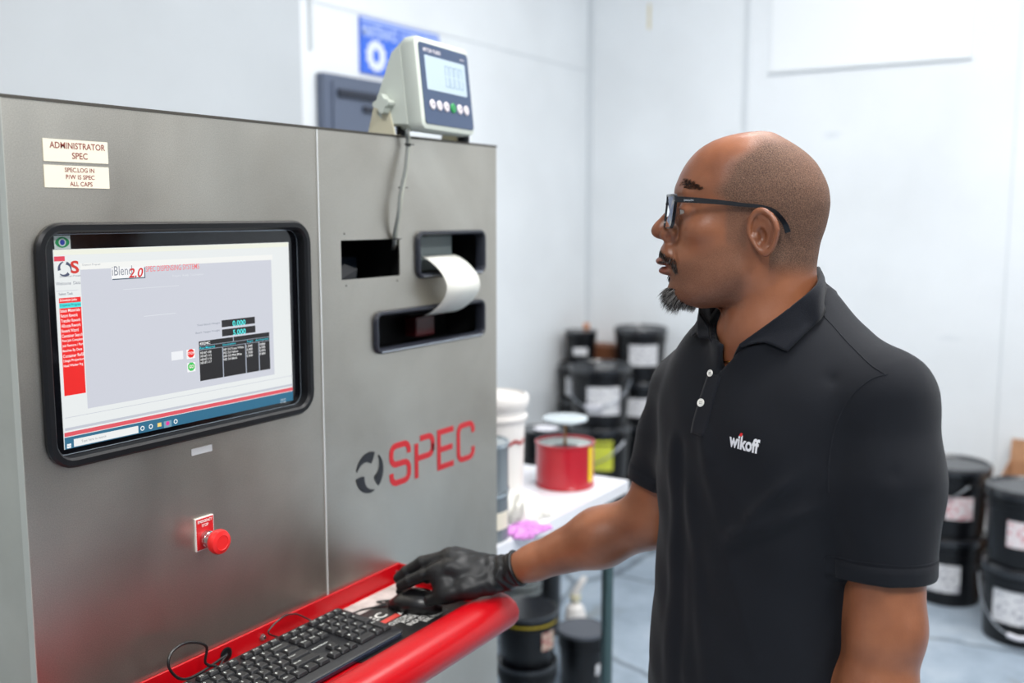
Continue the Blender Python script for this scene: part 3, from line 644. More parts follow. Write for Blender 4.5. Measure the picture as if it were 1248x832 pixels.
for i in range(6):
    cx = -.062+i*.0252; mm = mat('key green', (24, 140, 70), .4) if i == 3 else mat('key pale pink', (212, 204, 208), .4)
    o = ibuild(MB().lathe([(.0092, -.0055), (.0092, -.0068), (.0080, -.0078), (.004, -.0080)], (cx, 0, -.038), 24, 'y'), 'keypad_button', mm, ind, smooth=True, label='green round button' if i == 3 else None)
    mb = MB(); a = (cx, -.038)
    [mb.box(a[0]-.0028, a[0]+.0028, -.0084, -.0081, a[1]+z-.0004, a[1]+z+.0004) for z in (-.002, .002)] if i % 2 else mb.lathe([(.0026, -.0081), (.0026, -.0084)], (a[0], 0, a[1]), 12, 'y')
    ibuild(mb, 'button_symbol', mat('button symbol', (120, 116, 124), .5), o)
mb = MB(); L = []
for ins, x_ in ((.006, -.0970), (0, -.0930), (0, .0930), (.006, .0970)):
    L.append([(x_, .058+(y-.058)*(1-ins*12), z*(1-ins*8)) for y, z in ((.028, .070), (.048, .062), (.072, .018), (.092, -.018), (.092, -.048), (.078, -.066), (.028, -.074))])
mb.loops(L, True, True, True); ibuild(mb, 'rear_housing', M_IC, ind, smooth=True)
mb = MB(); mb.loops([[(x, y, z) for y, z in ((1.165, CZ+.0045), (1.230, CZ+.0045), (1.212, 1.800), (1.180, 1.800))] for x in (1.4385, 1.4425)], True, True, True)
mb.loops([[(x, y, z) for y, z in ((1.160, CZ+.0045), (1.215, CZ+.0045), (1.205, 1.800), (1.175, 1.800))] for x in (1.6465, 1.650)], True, True, True)
mb.box(1.4385, 1.650, 1.17, 1.205, CZ+.0045, CZ+.0075)
mb.build('stand_bracket', mat('cream bracket', (212, 206, 180), .5), ind)
mb = MB(); L0 = []
for hx_ in (0, -.018):
    l = []
    for k in range(24):
        a = 2*PI*k/24; rr_ = .0155*(1+.22*math.cos(4*a)) if hx_ == 0 else .0145*(1+.25*math.cos(4*a)); l.append((-.0985+hx_, .070+rr_*math.cos(a), -.030+rr_*math.sin(a)))
    L0.append(l)
mb.loops(L0, True, True, True); ibuild(mb, 'clamp_knob', M_IC, ind, smooth=True)
MB().lathe([(.012, 0), (.012, .018), (.009, .020)], (1.640, 1.155, CZ+.0042), 20).build('rubber_foot', M_BLK, ind, smooth=True)
MB().lathe([(.010, 0), (.010, .020), (.007, .024)], (1.472, 1.175, CZ+.0042), 20).build('cable_gland', M_BLK, ind, smooth=True)
# its cable down the front
cbl = thing('sensor_cable', 'two grey cables tied together hanging from indicator into the square hole', 'cable', (1.45, 1.14, 1.5))
def CP(px, py, y): return onY(px, py, y)
mainpts = [(1.478, 1.166, 1.765), (1.476, 1.150, 1.757), CP(497, 160, 1.138), CP(498.5, 175, 1.138), CP(495, 205, 1.136), CP(490, 235, 1.134), CP(486, 262, 1.136), CP(482.5, 285, 1.142), CP(481, 297, 1.155), CP(480, 304, 1.19)]
MB().tube(mainpts, .0038, 10, 8).build('cable', mat('grey cable sheath', (150, 152, 142), .45), cbl, smooth=True)
MB().tube([(p[0]-.0035, p[1]+.001, p[2]) if i % 2 else (p[0]-.005, p[1]-.002, p[2]) for i, p in enumerate(mainpts)], .0030, 8, 8).build('cable', mat('dark cable sheath', (96, 100, 98), .45), cbl, smooth=True)
for px, py in ((498, 176), (490.5, 228.5), (482.5, 291)):
    p = CP(px, py, 1.138); mb = MB(); mb.lathe([(.0062, -.0012), (.0066, 0), (.0062, .0012)], (p.x-.002, p.y, p.z), 14); mb.tube([p+Vector((.003, 0, 0)), p+Vector((.012, -.003, 0))], .0008, 6, 0); mb.build('cable_tie', M_BLK, cbl)
# ============================================================= TABLE AND PAILS
TT = .85
tb = thing('work_table', 'stainless steel work table right of the cabinet', 'table', (2.15, 1.9, 0))
M_TT = mat('satin table steel', (234, 235, 240), .28, .15, bump=.05, bscale=40); M_TL = mat('table leg steel', (84, 104, 104), .35, .8)
mb = MB(); mb.box(1.79, 2.505, 1.196, 2.5, TT-.003, TT); mb.box(1.79, 2.505, 1.196, 1.199, TT-.032, TT-.0031); mb.box(2.502, 2.505, 1.1991, 2.5, TT-.032, TT-.0031); mb.build('tabletop', M_TT, tb)
for x in (1.83, 2.455):
    for y in (1.235, 2.45):
        lg = MB().lathe([(.012, .012), (.017, .02), (.017, TT-.004)], (x, y, 0), 20).build('leg', M_TL, tb, smooth=True)
        MB().lathe([(.016, 0), (.018, .004), (.012, .0119)], (x, y, 0), 16).build('foot', M_BLK, lg, smooth=True)
# --- pails
M_PB = mat('black pail plastic', (11, 12, 16), .34, spec=.4); M_PL = mat('black pail lid', (24, 27, 33), .24, spec=1.0); M_WR = mat('bail wire', (150, 155, 162), .3, .9); M_GR = mat('white bail grip', (214, 214, 222), .4)
def label_mat(name, rgb, ink=(90, 90, 100)):
    m = mat(name, rgb, .5); nt, b = nodes(m); tc = nt.nodes.new('ShaderNodeTexCoord')
    mp = nt.nodes.new('ShaderNodeMapping'); mp.inputs['Scale'].default_value = (60, 60, 130); n = nt.nodes.new('ShaderNodeTexNoise'); n.inputs['Scale'].default_value = 1; n.inputs['Detail'].default_value = 2
    r = nt.nodes.new('ShaderNodeValToRGB'); r.color_ramp.elements[0].position = .54; r.color_ramp.elements[1].position = .62; r.color_ramp.elements[0].color = lin(rgb); r.color_ramp.elements[1].color = lin(ink)
    nt.links.new(tc.outputs['Object'], mp.inputs['Vector']); nt.links.new(mp.outputs['Vector'], n.inputs['Vector']); nt.links.new(n.outputs['Fac'], r.inputs['Fac']); nt.links.new(r.outputs['Color'], b.inputs['Base Color'])
    return m
M_LW = label_mat('white pail label', (216, 216, 218), (150, 150, 160)); M_LY = label_mat('yellow pail label', (206, 210, 60), (180, 190, 90)); M_LP = label_mat('pink marked label', (222, 214, 216), (196, 110, 120)); M_LC = label_mat('cream label', (214, 190, 170), (180, 90, 90))
def patch(mb, r, a0, a1, z0, z1, n=10):
    L = [[(r*math.cos(math.radians(a0+(a1-a0)*k/n)), r*math.sin(math.radians(a0+(a1-a0)*k/n)), z) for k in range(n+1)] for z in (z0, z1)]
    mb.loops(L, closed=False)
def solid_patch(r, a0, a1, z0, z1, name, m, parent, off, n=12, t=.0012):
    mb = MB(); L = []
    for rr, z in ((r, z0), (r+t, z0), (r+t, z1), (r, z1)): L.append([(off[0]+rr*math.cos(math.radians(a0+(a1-a0)*k/n)), off[1]+rr*math.sin(math.radians(a0+(a1-a0)*k/n)), off[2]+z) for k in range(n+1)])
    L.append(L[0]); mb.loops(L, closed=False); return mb.build(name, m, parent, smooth=True)
CAMAZ = lambda x, y: math.degrees(math.atan2(-y, -x))
def pail(x, y, z, r, h, label, group='black pails', face=0, lab=(-35, 35, .32, .68), labm=None, bail=None, body=None, lidm=None, name='plastic_pail', lid='rim', stripe=None):
    t = thing(name, label, 'pail', (x, y, z), group); bm_ = body or M_PB; lm = lidm or M_PL
    rt = r*.955; rb = r*.86; hb = h-.012
    prof = [(rb*.97, 0), (rb, .004), (rb+(rt-rb)*.72, h*.72), (rt+.003, h*.725), (rt+.004, h*.745), (rt-.001, h*.75), (rt, h*.84), (rt+.004, h*.845), (rt+.004, h*.865), (rt, h*.87), (rt, hb)]
    MB().lathe(prof, (x, y, z), 44).build('body', bm_, t, smooth=True)
    if lid == 'rim':
        MB().lathe([(rt+.0005, h-.030), (r, h-.030), (r+.001, h-.012), (r*.985, h-.003), (r*.95, h), (r*.91, h-.001), (r*.89, h-.008), (r*.3, h-.008)], (x, y, z), 44).build('lid', lm, t, smooth=True)
    elif lid == 'flat':
        MB().lathe([(rt+.0005, h-.014), (r*.985, h-.014), (r, h-.010), (r, h-.001), (r*.97, h), (r*.95, h-.003), (r*.3, h-.0035)], (x, y, z), 44).build('lid', lm, t, smooth=True)
    if lab:
        c = CAMAZ(x, y)+face; zz0, zz1 = h*lab[2], h*lab[3]; rl = rb+(rt-rb)*(lab[3])+.0012
        solid_patch(rl, c+lab[0], c+lab[1], zz0, zz1, 'label', labm or M_LW, t, (x, y, z))
    if stripe:
        MB().lathe([(rt+.0008, h*stripe[0]), (rt+.0016, h*stripe[0]), (rt+.0016, h*stripe[1]), (rt+.0008, h*stripe[1])], (x, y, z), 44, cap0=False, cap1=False).build('stripe', stripe[2], t, smooth=True)
    if bail:
        az0, drop = bail; c = math.radians(CAMAZ(x, y)+az0); R = rt+.008; zt = h*.80; P = []
        for k in range(13):
            a = PI*k/12; side = math.cos(a); out = math.sin(a)
            d = Vector((math.cos(c), math.sin(c), 0)); e = Vector((-math.sin(c), math.cos(c), 0))
            P.append(Vector((x, y, z+zt))+e*(side*R)+d*(out*(R+.006))+Vector((0, 0, -drop*out)))
        hn = MB().tube(P, .0035, 8, 3).build('handle', M_WR, t, smooth=True)
        MB().tube([P[5], P[6], P[7]], .009, 10, 4).build('grip', M_GR, hn, smooth=True)
        for q_ in (P[0], P[-1]): MB().lathe([(.010, -.008), (.011, 0), (.010, .008)], tuple(q_), 14).build('handle_ear', M_PB, hn)
    return t
G = 'black pails stacked by the walls'
# right hand group
pail(4.11, .31, 0, .150, .300, 'black pail on the floor at far right, bail handle hanging in front', G, face=-4, lab=(-38, 32, .30, .72), labm=M_LW, bail=(0, .19))
pail(4.11, .31, .302, .150, .290, 'black pail with pink-marked white label, upper of the stack at far right', G, face=2, lab=(-28, 28, .28, .62), labm=M_LP)
pail(4.39, .615, 0, .150, .290, 'black pail on the floor behind the man, lower of the left stack of two', G, face=-5, lab=(-40, 26, .22, .62), labm=M_LW)
pail(4.39, .615, .292, .150, .290, 'black pail with diagonal handle, upper of the stack nearest the man', G, face=22, lab=(-30, 14, .28, .60), labm=M_LP, bail=(-62, .13))
# corner group
pail(4.25, 2.19, 0, .148, .300, 'black pail at the bottom of the front corner stack, on the floor', G, lab=None)
pail(4.25, 2.19, .302, .152, .290, 'black pail with yellow label, middle of the front corner stack', G, face=-4, lab=(-28, 30, .30, .80), labm=M_LY, bail=(-35, .12))
pail(4.25, 2.19, .594, .152, .290, 'black pail with white label and hanging bail, topmost of the front corner stack', G, face=8, lab=(-34, 32, .22, .68), bail=(-12, .13))
pail(4.70, 2.19, 0, .138, .300, 'black pail at the bottom of the back corner stack, on the floor', G, lab=None)
pail(4.70, 2.19, .302, .138, .220, 'black pail second from the bottom of the back corner stack', G, lab=None)
pail(4.70, 2.19, .524, .138, .225, 'black pail second from the top of the back corner stack, white label', G, face=0, lab=(-40, 40, .2, .62))
pail(4.70, 2.19, .751, .138, .270, 'black pail with white label, topmost of the back corner stack', G, face=8, lab=(-34, 34, .30, .70), lid='rim')
pail(4.575, 2.475, 0, .118, .340, 'black pail on the floor tight in the room corner', G, lab=None)
pail(4.575, 2.475, .342, .118, .300, 'dark pail third from the top in the room corner stack', G, lab=None)
pail(4.575, 2.475, .644, .116, .185, 'black pail with wide white label under the slim canister', G, face=0, lab=(-44, 34, .10, .62))
pail(4.575, 2.475, .831, .085, .166, 'slim black canister with small oblong white label, topmost in the room corner', G, face=-8, lab=(-22, 34, .26, .50), lid='flat', name='slim_canister')
# container behind the table's far edge
pail(3.17, 1.875, 0, .082, .80, 'tall black drum with white spotted lid standing behind the red can', 'black pails stacked by the walls', lab=(-40, 40, .80, .86), name='plastic_drum', lid='flat')
tag(MB().lathe([(.045, 0), (.047, .002), (.03, .004)], (3.17, 1.86, .8005), 20).build('paper_disc', mat('white paper', (232, 232, 240), .6)), 'small white disc lying on the black drum lid', 'disc')
# cardboard boxes
M_CB = mat('cardboard', (178, 134, 100), .8, noise=.15, nscale=30); M_CBD = mat('brown crate board', (120, 72, 44), .7)
def carton(x0, x1, y0, y1, z0, z1, label, m, flap=True):
    t = thing('cardboard_box', label, 'box', ((x0+x1)/2, (y0+y1)/2, z0), None); k = .004
    mb = MB(); mb.box(x0, x1, y0, y1, z0, z0+k); mb.box(x0, x0+k, y0, y1, z0+k, z1); mb.box(x1-k, x1, y0, y1, z0+k, z1); mb.box(x0+k, x1-k, y0, y0+k, z0+k, z1); mb.box(x0+k, x1-k, y1-k, y1, z0+k, z1); mb.build('carton', m, t)
    if flap:
        MB().loops([[(x1-k, y, z1), (x1, y, z1), (x1+.02, y, z1+.09), (x1+.016, y, z1+.09)] for y in (y0, y1)], True, True, True).build('flap', m, t)
        MB().loops([[(x0, y, z1), (x0+k, y, z1), (x0-.05, y, z1-.045), (x0-.054, y, z1-.045)] for y in (y0, y1)], True, True, True).build('flap', mat('cardboard pale inside', (204, 170, 140), .8), t)
    return t
carton(4.40, 4.82, .14, .445, 0, .525, 'open brown cardboard box behind the far right pails', M_CB)
t = thing('wooden_crate', 'brown wooden crate behind the corner pails', 'crate', (4.72, 2.46, 0))
mb = MB(); mb.box(4.70, 4.86, 2.34, 2.56, 0, .90); mb.build('crate_body', M_CBD, t)
MB().box(4.703, 4.72, 2.50, 2.53, .901, 1.02).build('upright_slat', mat('pale orange wood', (214, 150, 112), .7), t)
# --- things on the table
cr = thing('red_can', 'open red can with yellow stripe and plunger disc above it, on the table', 'can', (2.38, 1.33, TT))
cc = (2.372, 1.330); M_RC = mat('red can paint', (170, 10, 30), .3, coat=.3)
MB().lathe([(.080, 0), (.083, .003), (.083, .006), (.081, .008), (.081, .118), (.084, .120), (.084, .124), (.079, .124), (.077, .118), (.077, .012), (.02, .011)], (*cc, TT+.0005), 48, cap0=True, cap1=True).build('can_body', [M_RC], cr, smooth=True)
MB().lathe([(.0770, .060), (.0768, .117)], (*cc, TT+.0005), 48, cap0=False, cap1=False).build('can_lining', mat('white lining', (225, 232, 232), .3), cr, smooth=True)
MB().lathe([(.0765, .098), (.004, .099)], (*cc, TT+.0005), 48).build('white_ink', mat('white ink', (214, 224, 224), .2), cr, smooth=True)
MB().lathe([(.042, .100), (.040, .106), (.015, .110), (.008, .112)], (*cc, TT+.0005), 30).build('plunger', mat('dark plunger', (40, 36, 40), .4), cr, smooth=True)
MB().lathe([(.0035, .112), (.005, .125), (.003, .13), (.003, .170), (.012, .176)], (*cc, TT+.0005), 14).build('plunger_rod', mat('brass rod', (150, 110, 60), .35, .8), cr, smooth=True)
MB().lathe([(.012, .1765), (.058, .181), (.0625, .186), (.0625, .190), (.058, .1925), (.01, .194)], (*cc, TT+.0005), 44).build('plunger_disc', mat('pale disc', (206, 216, 220), .25, .3), cr, smooth=True)
ca = CAMAZ(*cc); solid_patch(.0812, ca+52, ca+66, .020, .117, 'yellow_stripe', mat('yellow print', (228, 196, 20), .4), cr, (*cc, TT))
wpx = (2.135, 1.402)
wp = thing('white_pail', 'tall white plastic pail with a red drip, on the table beside the cabinet', 'pail', (*wpx, TT))
M_WP = mat('white pail plastic', (226, 222, 218), .4)
MB().lathe([(.064, 0), (.067, .004), (.074, .222), (.080, .224), (.080, .232), (.075, .235), (.076, .254), (.081, .256), (.081, .264), (.077, .266), (.077, .270)], (*wpx, TT+.0005), 40).build('body', M_WP, wp, smooth=True)
MB().lathe([(.0775, .265), (.084, .265), (.085, .278), (.081, .286), (.074, .288), (.072, .282), (.02, .282)], (*wpx, TT+.0005), 40).build('lid', M_WP, wp, smooth=True)
a0 = CAMAZ(*wpx); L = [[(wpx[0]+(.0748+k*.0008)*math.cos(math.radians(a0+a)), wpx[1]+(.0748+k*.0008)*math.sin(math.radians(a0+a)), TT+.165+.004*math.sin(a*.2)+s) for k, s in ((0, 0), (1, 0), (1, .008), (0, .008))] for a in range(-40, 70, 6)]
MB().loops(L, True, True, True).build('red_drip', mat('red ink', (160, 20, 24), .3), wp)
for i, (zz, lb) in enumerate(((0, 'round grey metal tin, lower of two beside the cabinet'), (.1155, 'round grey metal tin, upper of two beside the cabinet'))):
    g = thing('metal_tin', lb, 'tin', (1.868, 1.278, TT+zz+.0006), 'grey tins on the table'); c = (1.868, 1.278, TT+zz+.0006)
    M_TIN = mat('grey tin', (120, 128, 134), .35, .5); M_TIN2 = mat('bright tin rim', (196, 204, 208), .25, .8)
    MB().lathe([(.070, 0), (.072, .003), (.070, .006), (.070, .104)], c, 40).build('body', M_TIN, g, smooth=True)
    MB().lathe([(.0702, .104), (.073, .105), (.073, .114), (.068, .115), (.066, .110), (.05, .109), (.01, .109)], c, 40).build('lid', M_TIN2, g, smooth=True)
    if i == 0: solid_patch(.0705, CAMAZ(*c[:2])-60, CAMAZ(*c[:2])+70, .03, .07, 'label', mat('cream paper', (226, 218, 200), .6), g, c)
def crumple(name, c, sx, sy, sz, m, label, cat, seed, n=22, k=None):
    rg = np.random.default_rng(seed); ph = rg.uniform(0, 6.28, (6, 3)); fr = rg.uniform(2, 7, (6, 2)); V = []; F = []
    for i in range(n):
        for j in range(n):
            u = i/(n-1)*2-1; v = j/(n-1)*2-1; rr = (1-max(abs(u), abs(v))**4)
            h = sum(abs(math.sin(fr[q_, 0]*u+fr[q_, 1]*v+ph[q_, 0])) for q_ in range(6))/6
            uu = u+.12*math.sin(5*v+ph[0, 1])+.06*math.sin(11*v+ph[1, 1]); vv = v+.12*math.sin(4*u+ph[2, 1])+.06*math.sin(13*u+ph[3, 1])
            V.append((c[0]+uu*sx, c[1]+vv*sy, c[2]+.0015+sz*rr*(.2+.8*h))); 
    for i in range(n-1):
        for j in range(n-1): F.append((i*n+j, (i+1)*n+j, (i+1)*n+j+1, i*n+j+1))
    mb = MB(); mb.add(V, F); o = mb.build(name, m, smooth=True, auto=False); s = o.modifiers.new('s', 'SOLIDIFY'); s.thickness = .001; s.offset = 1
    return tag(o, label, cat)
p = onZ(633, 636, TT); crumple('paper_towel', (p.x+.03, p.y+.02, TT), .055, .06, .075, mat('white tissue', (232, 230, 222), .8), 'crumpled white paper towel on the table beside the grey tins', 'paper towel', 3)
p = onZ(640, 648, TT); crumple('magenta_rag', (p.x, p.y, TT), .055, .04, .022, mat('magenta stained cloth', (214, 140, 214), .8, noise=.5, nscale=30), 'magenta stained rag lying on the front of the table', 'rag', 8)
# --- below the table
GB = 'black cans under the table'
pc = atD(640, 742, 3.06); M_YS = mat('yellow stripe paint', (206, 178, 30), .5)
pail(2.62, 1.605, 0, .100, .172, 'squat black can on the floor beneath the yellow striped can', GB, lab=(18, 40, .1, .5), labm=M_LC, lid='flat', name='black_can')
pail(2.62, 1.605, .1735, .100, .172, 'black can with yellow stripe below its rim, under the table', GB, lab=(30, 62, .34, .68), labm=M_LC, lid='flat', name='black_can', stripe=(.80, .85, M_YS))
pail(2.865, 1.535, 0, .083, .205, 'matte black can without stripe, right of the striped can under the table', GB, lab=(38, 52, .30, .48), labm=M_LW, lid='flat', name='black_can', lidm=mat('dusty black lid', (84, 88, 96), .5))
t = pail(2.98, 1.86, 0, .085, .30, 'grey rimmed canister standing behind the yellow striped can', GB, lab=None, lid='flat', name='black_can', lidm=mat('pale grey lid', (170, 176, 178), .4), stripe=(.78, .93, mat('grey metal band', (120, 126, 126), .4)))
t = thing('squeeze_bottle', 'white squeeze bottle with slanted nozzle standing behind the matte black can', 'bottle', (3.08, 1.68, 0)); c = (3.08, 1.68, 0)
MB().lathe([(.035, 0), (.038, .004), (.038, .15), (.030, .175), (.014, .185), (.014, .20)], c, 28).build('body', M_WP, t, smooth=True)
MB().lathe([(.0145, .196), (.020, .197), (.020, .217), (.012, .222)], c, 20).build('cap', mat('cream cap', (206, 200, 170), .5), t, smooth=True)
MB().tube([(c[0], c[1], .222), (c[0]+.01, c[1]-.02, .265), (c[0]+.02, c[1]-.03, .285)], lambda q_: .016-.007*q_, 12, 4).build('nozzle', M_WP, t, smooth=True)
# ============================================================= THE MAN
from mathutils.bvhtree import BVHTree
Rv = Vector((math.sin(AZ), -math.cos(AZ), 0)); Fv = Vector((math.cos(AZ), math.sin(AZ), 0)); Zv = Vector((0, 0, 1))
PHI = math.atan(281/1223)
HO = atD(905, 262, 1.36); HXv = Rv*(-math.cos(PHI))+Fv*math.sin(PHI); HYv = Zv.cross(HXv)
BF = (Rv*-.86+Fv*-.51).normalized(); BL = Zv.cross(BF); BO = Rv*.365+Fv*1.38
npv = lambda v: np.array(tuple(v), dtype=np.float32)
def to_head(P):
    q = P-npv(HO); return np.stack([q@npv(HXv), q@npv(HYv), q[:, 2]], 1)
def to_body(P):
    q = P-npv(BO); return np.stack([q@npv(BF), q@npv(BL), P[:, 2]], 1)
def hw(x, y, z): return HO+HXv*x+HYv*y+Zv*z
def bw(f, l, z): v = BO+BF*f+BL*l; return Vector((v.x, v.y, z))
def cap(P, a, b, ra, rb):
    a = npv(a) if not isinstance(a, np.ndarray) else a; b = npv(b) if not isinstance(b, np.ndarray) else b
    d = b-a; L = float(d@d) or 1e-9; t = np.clip(((P-a)@d)/L, 0, 1)
    return np.linalg.norm(P-a-t[:, None]*d, axis=1)-(ra+(rb-ra)*t)
def ell(P, c, r, yaw=0):
    q = P-np.array(c, dtype=np.float32)
    if yaw:
        ca, sa = math.cos(yaw), math.sin(yaw); q = np.stack([q[:, 0]*ca+q[:, 1]*sa, -q[:, 0]*sa+q[:, 1]*ca, q[:, 2]], 1)
    r = np.array(r, dtype=np.float32); k0 = np.linalg.norm(q/r, axis=1); k1 = np.linalg.norm(q/(r*r), axis=1)+1e-9
    return k0*(k0-1)/k1
def smin(a, b, k):
    h = np.clip(.5+.5*(b-a)/k, 0, 1); return b+(a-b)*h-k*h*(1-h)
def smax(a, b, k): return -smin(-a, -b, k)
_TC = {}
def smooth_table(T):
    key = (tuple(T[0]), tuple(T[-1]), len(T))
    if key in _TC: return _TC[key]
    A = np.array(sorted(T), dtype=float); z = A[:, 0]; n = 500; zz = np.linspace(z[0], z[-1], n); h = zz[1]-zz[0]
    sg = (.0045 if z[-1] < 1 else .014)/h; m = int(sg*3); ker = np.exp(-.5*(np.arange(-m, m+1)/sg)**2); ker /= ker.sum()
    def sm(v):
        g = np.interp(zz, z, v); L = 2*g[0]-g[m:0:-1]; R = 2*g[-1]-g[-2:-m-2:-1]; return np.convolve(np.concatenate([L, g, R]), ker, 'valid')
    out = (zz, sm((A[:, 1]-A[:, 4])**2), sm((A[:, 4]-A[:, 2])**2), sm(A[:, 3]**2), sm(A[:, 4])); _TC[key] = out; return out
def slab(x, y, z, T, p=2.0, ctr=None):
    """solid whose horizontal sections are (half) ellipses; T rows: z, x_front, x_back, half width, x_centre"""
    zz, XF, XB, WW, XC = smooth_table(T); I = lambda v: np.interp(z, zz, v).astype(np.float32)
    xc = I(XC); xf, xb, w = xc+np.sqrt(np.maximum(I(XF), 1e-7)), xc-np.sqrt(np.maximum(I(XB), 1e-7)), np.sqrt(np.maximum(I(WW), 1e-7))
    dx = x-xc; a = np.where(dx > 0, xf-xc, xc-xb); a = np.maximum(a, .002); w = np.maximum(w, .002)
    g = ((np.abs(dx)/a)**p+(np.abs(y)/w)**p)**(1/p)+1e-6
    d = np.sqrt(dx*dx+y*y)*(1-1/g)
    d = np.where(g < .05, -np.minimum(a, w), d)
    return np.maximum(np.maximum(d, z-zz[-1]), zz[0]-z)
HEADT = [(.1112, -.016, -.026, .004, -.021), (.1095, .004, -.034, .021, -.017), (.106, .022, -.041, .033, -.015), (.102, .036, -.048, .042, -.014), (.094, .052, -.063, .052, -.013), (.086, .063, -.075, .059, -.013), (.075, .073, -.088, .065, -.013),
 (.064, .0805, -.097, .0695, -.013), (.045, .0890, -.107, .0740, -.014), (.034, .0905, -.111, .0755, -.015), (.016, .0870, -.1135, .0755, -.015), (0, .0845, -.112, .0735, -.014), (-.020, .0850, -.108, .0705, -.012), (-.033, .0880, -.103, .0680, -.010), (-.041, .0930, -.099, .0670, -.008),
 (-.055, .0985, -.094, .0645, -.003), (-.068, .0990, -.088, .0620, .000), (-.080, .0960, -.078, .0590, .004), (-.0886, .0950, -.065, .0565, .006), (-.098, .0965, -.048, .0520, .010), (-.107, .0960, -.030, .0470, .016), (-.115, .0905, -.012, .040, .022), (-.121, .080, .010, .032, .030), (-.1255, .064, .030, .018, .045)]
def head_sdf(P):
    h = to_head(P); x, y, z = h[:, 0], h[:, 1], h[:, 2]; ay = np.abs(y); S = np.stack([x, ay, z], 1)
    d = slab(x, y, z, HEADT, 2.15)
    d = smin(d, ell(S, (.050, .044, -.020), (.026, .022, .020)), .022)                # cheekbone
    d = smin(d, cap(S, np.array([.079, .010, .030], 'f'), np.array([.070, .042, .030], 'f'), .0095, .009), .012)   # brow
    d = smax(d, -ell(S, (.0950, .033, .006), (.0150, .0170, .0125)), .010)            # socket
    d = smin(d, ell(S, (.0690, .0325, .0045), (.0165, .0160, .0135)), .004)           # lids
    d = smax(d, -ell(S, (.0830, .0365, .0042), (.0100, .0135, .0033)), .0016)         # slit
    d = smin(d, cap(h, np.array([.0835, 0, .016], 'f'), np.array([.1080, 0, -.014], 'f'), .0075, .0090), .010)     # nose bridge
    d = smin(d, cap(h, np.array([.082, 0, .006], 'f'), np.array([.094, 0, -.024], 'f'), .0100, .0125), .008)
    d = smin(d, ell(h, (.1085, 0, -.0215), (.0145, .0120, .0115)), .006)
    d = smin(d, ell(S, (.0965, .0150, -.0260), (.0135, .0088, .0105)), .005)          # wings
    d = smax(d, -ell(S, (.1050, .0075, -.0360), (.0075, .0035, .0050)), .002)         # nostril
    d = smin(d, ell(h, (.0955, 0, -.052), (.0150, .026, .016)), .010)                 # muzzle
    d = smin(d, ell(h, (.1020, 0, -.0630), (.0138, .0235, .0070)), .004)              # upper lip
    d = smin(d, ell(h, (.0985, 0, -.0765), (.0130, .0200, .0068)), .004)              # lower lip
    d = smax(d, -ell(h, (.1080, 0, -.0695), (.0090, .024, .0011)), .0015)
    d = smax(d, -ell(h, (.1100, 0, -.0880), (.0110, .020, .0050)), .006)
    d = smin(d, ell(h, (.0820, 0, -.108), (.0170, .022, .0150)), .010)                # chin
    d = smax(d, -cap(S, np.array([.098, .0215, -.030], 'f'), np.array([.086, .0360, -.064], 'f'), .0022, .0015), .006)
    # jaw, neck
    d = smin(d, cap(S, np.array([.000, .046, -.070], 'f'), np.array([.055, .026, -.104], 'f'), .016, .014), .018)
    N = np.stack([x, y*1.06, z], 1)
    nk = cap(N, np.array([-.040, 0, -.055], 'f'), np.array([-.042, 0, -.160], 'f'), .0580, .0620)
    nk = smin(nk, cap(N, np.array([-.042, 0, -.160], 'f'), np.array([-.052, 0, -.245], 'f'), .0620, .066), .02)
    nk = smin(nk, cap(S, np.array([-.040, .052, -.060], 'f'), np.array([.010, .018, -.185], 'f'), .012, .010), .014)
    nk = smin(nk, ell(h, (.016, 0, -.155), (.012, .012, .016)), .016)
    d = smin(d, nk, .016)
    # ears, both sides
    e = np.stack([x+.0290, ay-.0765, z+.0210], 1)
    c, s = math.cos(.17), math.sin(.17); ex = e[:, 0]*c-e[:, 2]*s; ez = e[:, 0]*s+e[:, 2]*c        # lean back
    c2, s2 = math.cos(.42), math.sin(.42); fx = ex*c2+e[:, 1]*s2*1.0; fy = -ex*(-s2)*1.0+e[:, 1]*c2
    fx = ex*c2-e[:, 1]*s2; fy = ex*s2+e[:, 1]*c2
    E = np.stack([fx, fy, ez*(1+.0*ez)], 1)
    wid = np.where(ez < 0, 1+ez*9.0*0-(ez)*6.5*1, 1.0)
    E2 = np.stack([fx*np.where(ez < 0, 1+(-ez)*13, 1.0), fy, ez], 1)
    disc = ell(E2, (0, .0015, 0), (.0205, .0055, .0300))
    rim_r = np.sqrt((E2[:, 0]/.0180)**2+(E2[:, 2]/.0272)**2)+1e-6
    rim = np.sqrt(((rim_r-1)*.0200)**2+(fy-.0080)**2)-.0034
    rim = np.maximum(rim, -(E2[:, 0]*-1+.012) if False else rim)
    anti = np.sqrt(((np.sqrt((( E2[:, 0]-.001)/.0105)**2+((E2[:, 2]-.002)/.0175)**2)-1)*.013)**2+(fy-.0050)**2)-.0026
    anti = np.maximum(anti, E2[:, 0]-.004)
    ear = smin(disc, rim, .003); ear = smin(ear, anti, .003)
    ear = smax(ear, -ell(E2, (.0035, .0085, -.0040), (.0072, .0080, .0105)), .003)
    ear = smin(ear, ell(E2, (.0120, .0045, -.0050), (.0035, .0040, .0050)), .003)     # tragus
    ear = smin(ear, ell(E2, (.0020, .0035, -.0225), (.0085, .0048, .0080)), .004)     # lobe
    d = smin(d, ear, .0035)
    return d
